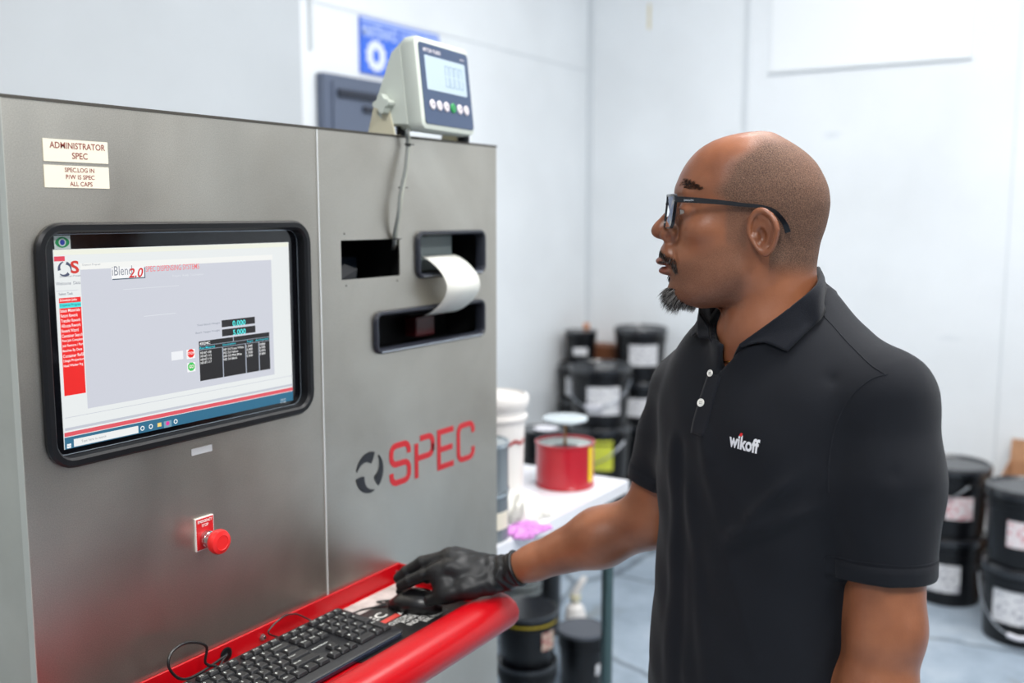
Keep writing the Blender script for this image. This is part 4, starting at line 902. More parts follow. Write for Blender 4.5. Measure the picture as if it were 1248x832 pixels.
# joints
LS = atD(1079, 487, 1.23); LE = atD(1080, 765, 1.20); LW = LE+Vector((0, 0, -.245))+BF*.035
RS = atD(838, 478, 1.53); RE = atD(797, 630, 1.56); RW = Vector((1.383, .893, .988))
HF = Vector((-.34, .94, 0)).normalized(); HT = Zv.cross(HF)
def hp(f, s, z): v = RW+HF*f*1.09+HT*s; return Vector((v.x, v.y, z))
HANDR = dict(wrist=RW, th=[hp(.020, .020, .976), hp(.056, .038, .968), hp(.088, .042, .957), hp(.112, .040, .946)],
  fi=[[hp(.084, .024, 1.000), hp(.126, .027, .984), hp(.150, .026, .970), hp(.164, .025, .961)],
      [hp(.089, .005, 1.012), hp(.134, .006, .998), hp(.160, .006, .979), hp(.174, .006, .966)],
      [hp(.084, -.015, 1.008), hp(.127, -.014, .994), hp(.152, -.013, .974), hp(.164, -.013, .961)],
      [hp(.075, -.033, .998), hp(.108, -.034, .983), hp(.126, -.033, .965), hp(.137, -.033, .953)]])
def lp(dn, f, l): v = LW+BF*f+BL*l; return Vector((v.x, v.y, LW.z-dn))
HANDL = dict(wrist=LW, th=[lp(.02, .022, -.008), lp(.055, .042, -.016), lp(.085, .048, -.020), lp(.108, .048, -.024)],
  fi=[[lp(.088, .026, .004), lp(.128, .034, -.004), lp(.150, .034, -.014), lp(.166, .030, -.024)], [lp(.092, .006, .006), lp(.136, .014, -.004), lp(.160, .014, -.016), lp(.176, .010, -.028)],
      [lp(.088, -.014, .005), lp(.130, -.006, -.006), lp(.152, -.005, -.018), lp(.166, -.008, -.030)], [lp(.080, -.032, .002), lp(.112, -.026, -.008), lp(.130, -.024, -.018), lp(.141, -.024, -.028)]])
def hand_sdf(P, H, off=0.0):
    w = H['wrist']; d = None
    for i, f in enumerate(H['fi']):
        m = f[0]; k = cap(P, w, m, .0200, .0125 if i < 3 else .0115); d = k if d is None else smin(d, k, .014)
    for i in range(3): d = smin(d, cap(P, w.lerp(H['fi'][i][0], .8), H['fi'][i+1][0], .012, .0115), .010)
    for i, f in enumerate(H['fi']):
        r = (.0098, .0100, .0096, .0084)[i]; g = cap(P, f[0], f[1], r*1.18, r); g = smin(g, cap(P, f[1], f[2], r*1.02, r*.92), .003); g = smin(g, cap(P, f[2], f[3], r*.94, r*.80), .003)
        d = smin(d, g, .005)
    t = H['th']; g = cap(P, t[0], t[1], .0185, .0140); g = smin(g, cap(P, t[1], t[2], .0125, .0110), .004); g = smin(g, cap(P, t[2], t[3], .0112, .0092), .003)
    g = smin(g, cap(P, t[2], H['fi'][0][0].lerp(H['fi'][0][1], .62), .0100, .0105), .012); g = smin(g, cap(P, t[1].lerp(t[2], .55), H['fi'][0][0].lerp(H['fi'][0][1], .30), .0115, .0115), .016); g = smin(g, cap(P, t[0], H['fi'][0][0].lerp(w, .35), .014, .010), .012); g = smin(g, cap(P, t[1].lerp(t[0], .2), H['fi'][0][0].lerp(w, .12), .0125, .0115), .014)
    return smin(d, g, .008)-off
TB = [(.70, .120, -.125, .165, 0), (.85, .135, -.135, .180, 0), (.95, .142, -.130, .178, 0), (1.05, .132, -.125, .172, 0), (1.15, .124, -.125, .174, 0), (1.25, .126, -.130, .180, -.002), (1.32, .120, -.128, .184, -.004), (1.37, .104, -.118, .184, -.006), (1.40, .088, -.108, .176, -.008),
      (1.42, .076, -.100, .160, -.010), (1.44, .066, -.094, .142, -.014), (1.455, .058, -.088, .120, -.016), (1.47, .050, -.082, .098, -.018), (1.485, .040, -.076, .080, -.02), (1.50, .024, -.070, .066, -.022)]
def torso_sdf(P, off):
    b = to_body(P); T = [(z, xf+off, xb-off, w+off, c) for z, xf, xb, w, c in TB]
    return slab(b[:, 0], b[:, 1], b[:, 2], T, 2.35)
def forearm(P, E, Wr, Wd):
    m = E.lerp(Wr, .35)
    d = cap(P, E, m, .0440, .0470); d = smin(d, cap(P, m, E.lerp(Wr, .8), .0470, .0290), .02)
    return smin(d, cap(P, E.lerp(Wr, .78), Wr, .0300, .0240), .012)
def body_sdf(P):
    d = np.full(len(P), .3, np.float32)
    def part(fn, lo, hi, k):
        lo = np.array(lo); hi = np.array(hi); m = np.all((P > lo-.02) & (P < hi+.02), axis=1)
        if m.any(): d[m] = smin(d[m], fn(P[m]), k)
    def bb(pts, r): A = np.array([tuple(p) for p in pts]); return A.min(0)-r, A.max(0)+r
    part(lambda Q: torso_sdf(Q, -.014), (BO.x-.26, BO.y-.26, .70), (BO.x+.26, BO.y+.26, 1.51), .01)
    part(lambda Q: smin(cap(Q, LS, LE, .052, .0465), forearm(Q, LE, LW, None), .02), *bb([LS, LE, LW], .08), .03)
    part(lambda Q: smin(cap(Q, RS, RE, .052, .0480), forearm(Q, RE, RW, None), .02), *bb([RS, RE, RW], .08), .03)
    for H in (HANDR, HANDL):
        part(lambda Q: hand_sdf(Q, H), *bb([H['wrist']]+H['th']+[p for f in H['fi'] for p in f], .04), .010)
    part(head_sdf, HO-Vector((.15, .15, .28)), HO+Vector((.15, .15, .13)), .020)
    return d
def axis(lo, hi, h, fine=None, hf=None):
    out = [lo]
    while out[-1] < hi:
        v = out[-1]; out.append(v+(hf if fine and fine[0] <= v < fine[1] else h))
    n = (len(out)-1) % 8
    while (len(out)-1) % 8: out.append(out[-1]+h)
    return np.array(out, dtype=np.float32)
def polygonise(sdf, X, Y, Z, name):
    """surface nets over a tensor grid, evaluated only in bricks near the surface"""
    nx, ny, nz = len(X), len(Y), len(Z); BX, BY, BZ = (nx-1)//8, (ny-1)//8, (nz-1)//8
    cx = (X[0:-1:8]+X[8::8])/2; cy = (Y[0:-1:8]+Y[8::8])/2; cz = (Z[0:-1:8]+Z[8::8])/2
    G = np.stack(np.meshgrid(cx, cy, cz, indexing='ij'), -1).reshape(-1, 3)
    hx = (X[8::8]-X[0:-1:8])/2; hy = (Y[8::8]-Y[0:-1:8])/2; hz = (Z[8::8]-Z[0:-1:8])/2
    R_ = np.sqrt(hx[:, None, None]**2+hy[None, :, None]**2+hz[None, None, :]**2).reshape(-1)
    dv = sdf(G); act = np.abs(dv) < R_*1.5+.006
    D = np.repeat(np.repeat(np.repeat(dv.reshape(BX, BY, BZ), 8, 0), 8, 1), 8, 2)
    D = np.pad(D, ((0, 1), (0, 1), (0, 1)), mode='edge').astype(np.float32)
    ids = np.nonzero(act)[0]; bi, bj, bk = np.unravel_index(ids, (BX, BY, BZ)); r9 = np.arange(9)
    for c0 in range(0, len(ids), 1500):
        s = slice(c0, c0+1500)
        I = (bi[s, None, None, None]*8+r9[None, :, None, None])+np.zeros((1, 1, 9, 9), int); J = (bj[s, None, None, None]*8+r9[None, None, :, None])+np.zeros((1, 9, 1, 9), int); K = (bk[s, None, None, None]*8+r9[None, None, None, :])+np.zeros((1, 9, 9, 1), int)
        I, J, K = I.reshape(-1), J.reshape(-1), K.reshape(-1)
        D[I, J, K] = sdf(np.stack([X[I], Y[J], Z[K]], 1))
    S = D < 0
    cnt = np.zeros((nx-1, ny-1, nz-1), np.uint8)
    for a in (0, 1):
        for b in (0, 1):
            for c in (0, 1): cnt += S[a:nx-1+a, b:ny-1+b, c:nz-1+c]
    ci, cj, ck = np.nonzero((cnt > 0) & (cnt < 8)); N = len(ci)
    idx = np.full(cnt.shape, -1, np.int32); idx[ci, cj, ck] = np.arange(N)
    acc = np.zeros((N, 3)); w = np.zeros(N)
    co = [(a, b, c) for a in (0, 1) for b in (0, 1) for c in (0, 1)]
    for i in range(8):
        for j in range(i+1, 8):
            if sum(abs(co[i][k]-co[j][k]) for k in range(3)) != 1: continue
            A, B = co[i], co[j]; da = D[ci+A[0], cj+A[1], ck+A[2]]; db = D[ci+B[0], cj+B[1], ck+B[2]]
            m = (da < 0) != (db < 0); t = np.where(m, da/np.where(m, da-db, 1), 0)
            pa = np.stack([X[ci+A[0]], Y[cj+A[1]], Z[ck+A[2]]], 1); pb = np.stack([X[ci+B[0]], Y[cj+B[1]], Z[ck+B[2]]], 1)
            acc += np.where(m[:, None], pa+(pb-pa)*t[:, None], 0); w += m
    V = acc/w[:, None]; F = []
    def quads(ax):
        sl0 = [slice(1, -1)]*3; sl1 = [slice(1, -1)]*3; sl0[ax] = slice(0, -1); sl1[ax] = slice(1, None)
        A = S[tuple(sl0)]; B = S[tuple(sl1)]; e = np.nonzero(A != B); ijk = [e[0]+1, e[1]+1, e[2]+1]; ijk[ax] = e[ax]
        fl = A[e]; u, v = [(1, 2), (2, 0), (0, 1)][ax]
        def g(du, dv_):
            q_ = [ijk[0].copy(), ijk[1].copy(), ijk[2].copy()]; q_[u] -= du; q_[v] -= dv_; return idx[q_[0], q_[1], q_[2]]
        a, b, c, d = g(1, 1), g(0, 1), g(0, 0), g(1, 0)
        Q = np.stack([a, b, c, d], 1); Q[~fl] = Q[~fl][:, ::-1]; return Q[(Q >= 0).all(1)]
    F = np.concatenate([quads(0), quads(1), quads(2)])
    return V, F
def relax(V, F, n=1, lam=.5):
    for _ in range(n):
        s = np.zeros_like(V); c = np.zeros(len(V))
        for k in range(4):
            a, b = F[:, k], F[:, (k+1) % 4]
            for q_ in range(3): s[:, q_] += np.bincount(a, V[b, q_], len(V))+np.bincount(b, V[a, q_], len(V))
            c += np.bincount(a, minlength=len(V))+np.bincount(b, minlength=len(V))
        V = V+lam*(s/c[:, None]-V)
    return V
def np_mesh(name, V, F, m, parent=None, attr=None):
    me = bpy.data.meshes.new(name); off = np.array(tuple(parent_origin(parent))); n = len(V)
    me.vertices.add(n); me.vertices.foreach_set('co', (V-off).astype(np.float32).ravel())
    me.loops.add(len(F)*4); me.loops.foreach_set('vertex_index', F.astype(np.int32).ravel())
    me.polygons.add(len(F)); me.polygons.foreach_set('loop_start', np.arange(0, len(F)*4, 4, dtype=np.int32)); me.polygons.foreach_set('loop_total', np.full(len(F), 4, np.int32))
    me.polygons.foreach_set('use_smooth', np.ones(len(F), bool)); me.update(calc_edges=True); me.validate()
    me.materials.append(m)
    for k, a in (attr or {}).items():
        at = me.attributes.new(k, 'FLOAT', 'POINT'); at.data.foreach_set('value', a.astype(np.float32))
    o = bpy.data.objects.new(name, me); C.objects.link(o)
    if parent: o.parent = parent
    return o
# ---- skin material: hair and stubble are real colour of the person, by attributes
def skin_mat():
    m = mat('brown skin', (160, 100, 66), .40, spec=.5, sss=.06); nt, b = nodes(m)
    tc = nt.nodes.new('ShaderNodeTexCoord')
    n = nt.nodes.new('ShaderNodeTexNoise'); n.inputs['Scale'].default_value = 14; n.inputs['Detail'].default_value = 5; nt.links.new(tc.outputs['Object'], n.inputs['Vector'])
    r = nt.nodes.new('ShaderNodeValToRGB'); r.color_ramp.elements[0].position = .3; r.color_ramp.elements[1].position = .7
    r.color_ramp.elements[0].color = lin((118, 70, 46)); r.color_ramp.elements[1].color = lin((152, 96, 66)); nt.links.new(n.outputs['Fac'], r.inputs['Fac'])
    def at(s): a = nt.nodes.new('ShaderNodeAttribute'); a.attribute_name = s; return a.outputs['Fac']
    sp = nt.nodes.new('ShaderNodeTexNoise'); sp.inputs['Scale'].default_value = 900; sp.inputs['Detail'].default_value = 2; nt.links.new(tc.outputs['Object'], sp.inputs['Vector'])
    rs = nt.nodes.new('ShaderNodeValToRGB'); rs.color_ramp.elements[0].position = .38; rs.color_ramp.elements[1].position = .62
    rs.color_ramp.elements[0].color = lin((34, 25, 21)); rs.color_ramp.elements[1].color = lin((112, 86, 68)); nt.links.new(sp.outputs['Fac'], rs.inputs['Fac'])
    mx = nt.nodes.new('ShaderNodeMixRGB'); nt.links.new(at('hair'), mx.inputs[0]); nt.links.new(r.outputs['Color'], mx.inputs[1]); nt.links.new(rs.outputs['Color'], mx.inputs[2])
    lp_ = nt.nodes.new('ShaderNodeMixRGB'); nt.links.new(at('lip'), lp_.inputs[0]); nt.links.new(mx.outputs['Color'], lp_.inputs[1]); lp_.inputs[2].default_value = lin((128, 66, 56))
    nt.links.new(lp_.outputs['Color'], b.inputs['Base Color'])
    # pores and short hair relief
    n2 = nt.nodes.new('ShaderNodeTexNoise'); n2.inputs['Scale'].default_value = 480; n2.inputs['Detail'].default_value = 3; nt.links.new(tc.outputs['Object'], n2.inputs['Vector'])
    ma = nt.nodes.new('ShaderNodeMath'); ma.operation = 'MULTIPLY_ADD'; nt.links.new(at('hair'), ma.inputs[0]); ma.inputs[1].default_value = .6; ma.inputs[2].default_value = .16
    bp = nt.nodes.new('ShaderNodeBump'); bp.inputs['Distance'].default_value = .0012; nt.links.new(ma.outputs[0], bp.inputs['Strength']); nt.links.new(n2.outputs['Fac'], bp.inputs['Height']); nt.links.new(bp.outputs['Normal'], b.inputs['Normal'])
    mr_ = nt.nodes.new('ShaderNodeMapRange'); nt.links.new(at('hair'), mr_.inputs['Value']); mr_.inputs['To Min'].default_value = .37; mr_.inputs['To Max'].default_value = .85; nt.links.new(mr_.outputs['Result'], b.inputs['Roughness'])
    return m
M_SKIN = skin_mat()
man = thing('person', 'man in a dark polo shirt, glasses and black glove, looking at the cabinet screen', 'person', (BO.x, BO.y, 0))
pts_ = np.array([tuple(p) for p in (LS, LE, LW, RS, RE, RW, HO)]+[tuple(p) for p in HANDR['fi'][1]+HANDL['fi'][1]])
lo = pts_.min(0)-.10; hi = pts_.max(0)+.14; lo[2] = min(.68, LW.z-.21)
lo[0] = min(lo[0], BO.x-.22); lo[1] = min(lo[1], BO.y-.22); hi[0] = max(hi[0], BO.x+.22)
FX = (HO.x-.125, HO.x+.125); FY = (HO.y-.125, HO.y+.125)
V, F = polygonise(body_sdf, axis(lo[0], hi[0], .0026, FX, .0016), axis(lo[1], hi[1], .0030, FY, .0016), axis(lo[2], HO.z+.125, .0034, (HO.z-.14, 9), .0016), 'body')
V = relax(V, F, 1, .35)
h = to_head(V.astype(np.float32)); hx_, hy_, hz_ = h[:, 0], h[:, 1], h[:, 2]
def sstep(a, b, v): t = np.clip((v-a)/(b-a), 0, 1); return t*t*(3-2*t)
line = np.interp(hz_, [-.03, .0, .005, .03, .05, .07, .095, .12], [.004, .008, .020, .030, .026, .008, -.012, -.03])
wob = .004*np.sin(hz_*160)+.003*np.sin(hy_*130)
hair = (1-sstep(-.014, .014, hx_-line+wob))*sstep(-.085, -.055, hz_+ (hx_+.06)*-.10)
earm = (np.abs(hy_) > .0765) & (hx_ > -.056) & (hx_ < -.002) & (hz_ < .016) & (hz_ > -.058)
behind = sstep(-.055, -.04, hz_+np.maximum(0, hx_+.03)*1.0)
hair = hair*np.where(hx_ > -.035, sstep(-.012, .012, hz_), 1)
top = 1-.55*sstep(.085, .108, hz_)
hair = hair*.80*top
chk = sstep(.0, .014, (hx_*-.52-.012)-hz_+.0)*(1-sstep(.080, .092, hx_)*0)
beard = sstep(0, .018, (-.020-.40*np.clip(hx_-.0, 0, .1))-hz_)*sstep(-.012, .006, hx_)*(1-sstep(-.118, -.130, -hz_*-1))
beard = beard*sstep(-.150, -.118, hz_)*(1-sstep(.026, .036, .045-np.abs(hy_)+0*hx_)*.5)
sideb = sstep(-.012, -.002, hx_)*(1-sstep(.016, .026, hx_))*sstep(-.06, -.03, hz_)*(1-sstep(.02, .035, hz_))
hair = np.where(earm, 0, np.maximum(hair, np.maximum(beard*.38, sideb*.5)))
inhead = (hz_ > -.16) & (np.abs(hy_) < .1) & (hx_ > -.13) & (hx_ < .13)
hair = np.where(inhead, hair, 0)
lip = (np.exp(-(((hz_+.0695)/.0095)**4))*np.exp(-((hy_/.023)**4))*sstep(.094, .1, hx_)) * inhead
body = np_mesh('body', V, F, M_SKIN, man, {'hair': hair, 'lip': np.clip(lip*.8, 0, 1)})
BVB = BVHTree.FromPolygons([tuple(v) for v in V], [tuple(f) for f in F.tolist()])
# eyes
M_EYE = mat('eye white', (206, 196, 186), .15, coat=.5); M_IRIS = mat('dark iris', (30, 18, 12), .1, coat=.6)
for s in (1, -1):
    c = Vector((.0708, .0325*s, .0042)); ef = Vector((1, -.05*s, -.02)).normalized(); mb = MB(); er = .0118
    a1 = ef.orthogonal().normalized(); a2 = ef.cross(a1); L = []
    angs = [0.001, .15, .32, .47, .5, .8, 1.2, 1.6, 2.2, 3.0]
    for i, an in enumerate(angs): L.append([hw(*(c+ef*(er*math.cos(an))+(a1*math.cos(2*PI*k/24)+a2*math.sin(2*PI*k/24))*(er*math.sin(an)))) for k in range(24)])
    for i in range(len(L)-1): mb.cur = 1 if i < 4 else 0; mb.loops(L[i:i+2])
    mb.build('eye', [M_EYE, M_IRIS], man, smooth=True, auto=False)
# hair strands
M_HB = mat('black hair', (22, 18, 17), .5); M_HG = mat('grey hair', (150, 146, 142), .5)
def strand(mb, p, d, L, w, bend, seg=4):
    d = d.normalized(); side = d.cross(Zv); side = side.normalized() if side.length > 1e-4 else HYv; u2 = d.cross(side)
    Ls = []
    for i in range(seg+1):
        t = i/seg; c = p+d*(L*t)+bend*(L*t*t); ww = w*(1-t*.85)
        Ls.append([c+side*ww, c+u2*ww*.87-side*ww*.5, c-u2*ww*.87-side*ww*.5])
    mb.loops(Ls, True, False, False)
def hits(n, fn, test):
    out = []; tries = 0
    while len(out) < n and tries < n*30:
        tries += 1; o_, d_ = fn(); r_ = BVB.ray_cast(o_, d_)
        if r_[0] is None: continue
        q_ = r_[0]-HO; l_ = (q_.dot(HXv), q_.dot(HYv), q_.z)
        if test(l_): out.append((r_[0], r_[1], l_))
    return out
rr = random.Random(4)
def front(): z = rr.uniform(-.13, .05); y = rr.uniform(-.05, .05); return hw(.2, y, z), -HXv
def side(): s = rr.choice((1, -1)); x = rr.uniform(.0, .12); z = rr.uniform(-.13, .05); return hw(x, .15*s, z), -HYv*s
def mk(fn_, xr, yr, zr):
    def g():
        z = rr.uniform(*zr)
        if fn_ == 'f': y = rr.uniform(*yr); return hw(.2, y, z), -HXv
        s = rr.choice((1, -1)); x = rr.uniform(*xr); return hw(x, .15*s, z), -HYv*s
    return g
def under(): x = rr.uniform(.04, .11); y = rr.uniform(-.03, .03); return hw(x, y, -.2), Zv
mb = MB()
for fn, n in ((mk('f', 0, (-.027, .027), (-.128, -.097)), 620), (mk('s', (.055, .1), 0, (-.128, -.097)), 620), (under, 480)):
    for p, nn, l_ in hits(n, fn, lambda l: -.128 < l[2] < -.098 and abs(l[1]) < .026-.20*max(0, .085-l[0]) and l[0] > .058):
        mb.cur = 1 if rr.random() < .33 else 0
        d = HXv*(.62+rr.uniform(-.25, .2))-Zv*(.62+rr.uniform(-.2, .25))+HYv*(l_[1]*12+rr.uniform(-.25, .25))+nn*.35
        strand(mb, p-nn*.001, d, rr.uniform(.008, .0175)*(1 if l_[0] > .078 else .6), .00034, (HXv*rr.uniform(-.3, .1)-Zv*rr.uniform(0, .3)+HYv*rr.uniform(-.2, .2)))
for p, nn, l_ in hits(110, mk('f', 0, (-.008, .008), (-.095, -.082)), lambda l: -.094 < l[2] < -.083 and abs(l[1]) < .007):
    mb.cur = 0; strand(mb, p-nn*.0006, -Zv+HXv*.45+HYv*rr.uniform(-.2, .2), rr.uniform(.005, .009), .00032, HXv*-.1)
mb.build('goatee', [M_HB, M_HG], man)
def near_curve(C_, l):
    p = Vector((abs(l[1]), l[2])); best = (9, 0)
    for i in range(len(C_)-1):
        a, b = Vector(C_[i][:2]), Vector(C_[i+1][:2]); d = b-a; t = max(0, min(1, (p-a).dot(d)/d.length_squared)); q_ = (p-a-d*t).length/(C_[i][2]+(C_[i+1][2]-C_[i][2])*t)
        if q_ < best[0]: best = (q_, i+t)
    return best[0]
MC = [(0, -.050, .0055), (.010, -.0505, .0062), (.020, -.056, .0062), (.028, -.065, .0050), (.031, -.075, .0034)]
BC = [(.012, .034, .0044), (.020, .0375, .0064), (.034, .0420, .0068), (.047, .0405, .0052), (.058, .0345, .0022)]
mb = MB()
for fn, n in ((mk('f', 0, (-.036, .036), (-.080, -.042)), 620), (mk('s', (.060, .118), 0, (-.080, -.042)), 620)):
    for p, nn, l_ in hits(n, fn, lambda l: l[0] > .06 and near_curve(MC, l) < 1.15*rr.random()**.35):
        mb.cur = 1 if rr.random() < .14 else 0
        strand(mb, p-nn*.0006, -Zv*.9+HYv*(l_[1]*28+rr.uniform(-.3, .3))+HXv*.05+nn*.45, rr.uniform(.0035, .008), .00028, nn*-.25)
mb.build('moustache', [M_HB, M_HG], man)
mb = MB()
for fn, n in ((mk('f', 0, (-.058, .058), (.024, .052)), 800), (mk('s', (.040, .095), 0, (.024, .052)), 800)):
    for p, nn, l_ in hits(n, fn, lambda l: l[0] > .03 and near_curve(BC, l) < 1.1*rr.random()**.4):
        s = 1 if l_[1] > 0 else -1; mb.cur = 0
        strand(mb, p-nn*.0005, HYv*s*.9-HXv*.45+Zv*rr.uniform(-.15, .35)+nn*.22, rr.uniform(.004, .008), .00032, nn*-.3)
mb.build('eyebrows', [M_HB], man)
# ---- shirt
M_SH = mat('black polo jersey', (14, 17, 24), .85, spec=.25, sheen=.06, bump=.25, bscale=1400)
M_SH2 = mat('black collar knit', (15, 18, 26), .85, spec=.25, sheen=.08, bump=.35, bscale=1000)
ca_l = (LE-LS).normalized(); ca_r = (RE-RS).normalized(); LH = LS+ca_l*(LS.z-1.150)/(-ca_l.z); RH = RS.lerp(RE, .70)
RSx = RS+BL*.012
def fold(P, a, b, w, amp):
    """a crease: ridge of height amp along segment a-b"""
    return amp*np.exp(-(np.maximum(0, cap(P, a, b, 0, 0))/w)**2)
def shirt_sdf(P):
    b = to_body(P); f, l, z = b[:, 0], b[:, 1], b[:, 2]
    d = torso_sdf(P, 0.0)
    sl = smin(cap(P, LS, LS.lerp(LH, .45), .0600, .0690), cap(P, LS.lerp(LH, .45), LH, .0690, .0590), .02)
    cutL = (P-npv(LH))@npv(ca_l); sl = np.maximum(sl, cutL)
    sl = np.maximum(sl, -cap(P, LH-ca_l*.045, LH+ca_l*.05, .048, .0555)); d = smin(d, sl, .030)
    sr = smin(cap(P, RSx, RSx.lerp(RH, .5), .0560, .0620), cap(P, RSx.lerp(RH, .5), RH-Zv*.0, .0620, .0570), .02)
    sr = np.maximum(sr, (P-npv(RH))@npv(ca_r)); hr = np.maximum(-cap(P, RH-ca_r*.04, RH+ca_r*.05, .048, .0535), -9)
    d = smin(d, np.maximum(sr, hr), .030)
    for j_, s_ in ((LS, 1), (RS, -1)): d = smin(d, cap(P, bw(-.022, .055*s_, 1.452), j_+Zv*.004, .024, .058), .02)
    # creases
    W_ = lambda a: bw(*a)
    d = d - fold(P, W_((.10, .155, 1.285)), W_((.125, .09, 1.215)), .012, .008) + fold(P, W_((.105, .155, 1.262)), W_((.13, .10, 1.185)), .010, .009)
    d = d - fold(P, W_((.09, .165, 1.235)), W_((.13, .06, 1.18)), .013, .008) + fold(P, W_((.09, .165, 1.215)), W_((.14, .05, 1.145)), .010, .005)
    d = d - fold(P, W_((.13, .0, 1.30)), W_((.12, .115, 1.02)), .014, .0045) + fold(P, W_((.13, .02, 1.26)), W_((.12, .135, .98)), .012, .004)
    d = d - fold(P, W_((.135, -.03, 1.22)), W_((.13, .05, .90)), .013, .004)
    d = d - fold(P, W_((.12, -.07, 1.28)), W_((.135, -.045, .92)), .012, .0035) + fold(P, W_((.12, -.05, 1.28)), W_((.14, -.02, .95)), .010, .0035)
    d = d + fold(P, LS+BF*.055-BL*.035+Zv*.02, LS+BF*.058-BL*.045-Zv*.14, .012, .009)
    d = d - fold(P, LS+BF*.06-BL*.06+Zv*.01, LS+BF*.07-BL*.075-Zv*.07, .012, .006)
    d = d - fold(P, LS+BL*.055+BF*.0-Zv*.085, LS+BL*.05+BF*.045-Zv*.10, .012, .006) + fold(P, LS+BL*.06-Zv*.065, LS+BL*.052+BF*.045-Zv*.078, .010, .005)
    d = d + .0016*np.sin(f*38+z*26+np.sin(l*31)*1.3)*np.sin(l*34-z*17+1) + .0010*np.sin(z*60+l*55+f*30)
    # neck opening
    hs = head_sdf(P); d = smin(d, smax(hs-.0098, z-(1.476-.50*f), .004), .022); op = np.where(z > 1.395, hs-.0028, 1)
    wedge = np.maximum(np.abs(l+.004-(z-1.386)*.6)*.93-(z-1.386)*.36, -f)
    d = smax(d, -op, .004); d = smax(d, -wedge, .004)
    return np.maximum(d, .80-z)
A0 = (min(LS.x, RS.x, BO.x-.2)-.10, min(LS.y, BO.y-.2)-.1); A1 = (max(LS.x, RS.x, RE.x, BO.x+.2)+.1, max(RE.y, RS.y, BO.y+.2)+.1)
V, F = polygonise(shirt_sdf, axis(A0[0], A1[0], .0034), axis(A0[1], A1[1], .0034), axis(.78, 1.53, .0034), 'shirt')
V = relax(V, F, 2, .5)
for c_, a_ in ((LH, ca_l), (RH, ca_r)):
    q_ = V-np.array(tuple(c_)); t_ = q_@np.array(tuple(a_)); rd = np.linalg.norm(q_-t_[:, None]*np.array(tuple(a_)), axis=1)
    m_ = (t_ > -.0030) & (t_ < .0070) & (rd < .076) & (rd > .044); V[m_] -= t_[m_][:, None]*np.array(tuple(a_))
shirt = np_mesh('polo_shirt', V, F, M_SH, man)
BVS = BVHTree.FromPolygons([tuple(v) for v in V], [tuple(f_) for f_ in F.tolist()])
CAMP = Vector((0, 0, CH))
def shot(px, py):
    r_ = BVS.ray_cast(CAMP, ray(px, py).normalized()); return (r_[0], r_[1]) if r_[0] else (None, None)
def snap(p, off=.0008):
    q_ = BVS.find_nearest(p); return q_[0]+q_[1]*off if q_[0] else p
# collar
def lerp_tab(T, t):
    ks = [k for k, _ in T]
    P = catmull([Vector(v) for _, v in T], 8); i = np.interp(t, ks, np.arange(len(ks)))*8; a = int(i); b = min(a+1, len(P)-1); return P[a].lerp(P[b], i-a)
def bl(v): d_ = v-BO; return (d_.dot(BF), d_.dot(BL), v.z)
def nk(px, py, off):
    r_ = BVB.ray_cast(CAMP, ray(px, py).normalized()); return bl(r_[0]+r_[1]*off)
CFo = [(0, (-.082, 0, 1.524)), (.3, nk(985, 345, .0135)), (.62, nk(955, 378, .0150)), (1, nk(906, 418, .0135))]
CI = [(0, (-.076, 0, 1.478)), (.3, nk(983, 372, .003)), (.62, nk(950, 405, .003)), (1, nk(893, 446, .004))]
CO = [(0, (-.104, 0, 1.480)), (.3, bl(shot(1003, 384)[0])), (.62, bl(shot(986, 404)[0])), (1, bl(shot(961, 430)[0]))]
print('collar', CFo, CI, CO)
mb = MB()
for s in (1, -1):
    L = []
    for i in range(25):
        t = i/24; I_, Fo, O = (lerp_tab(T, t) for T in (CI, CFo, CO)); row = []
        ow = (O-Fo); ow.z = 0; ow = ow.normalized()
        ctl = [I_, I_.lerp(Fo, .5), Fo-Vector((0, 0, .004)), Fo+ow*.003+Vector((0, 0, .0012)), Fo+ow*.007-Vector((0, 0, .003)), Fo.lerp(O, .5)+ow*.003+Vector((0, 0, .008)), O]
        for j, c in enumerate(catmull(ctl, 3)):
            w_ = bw(c.x, c.y*s, c.z)
            if s < 0 and j <= 12:
                q_ = BVB.find_nearest(w_); w_ = w_.lerp(q_[0]+q_[1]*.006, .7 if t > .15 else 0)
            if j > 12:
                q_ = BVS.find_nearest(w_); sd = (w_-q_[0]).dot(q_[1])
                if sd < .0055: w_ = w_+q_[1]*(.0055-sd)
            row.append(w_)
        L.append(row)
    mb.loops(L if s == 1 else L[::-1], closed=False)
o = mb.build('collar', M_SH2, shirt, smooth=True, auto=False); sd_ = o.modifiers.new('s', 'SOLIDIFY'); sd_.thickness = .0018; sd_.offset = 0
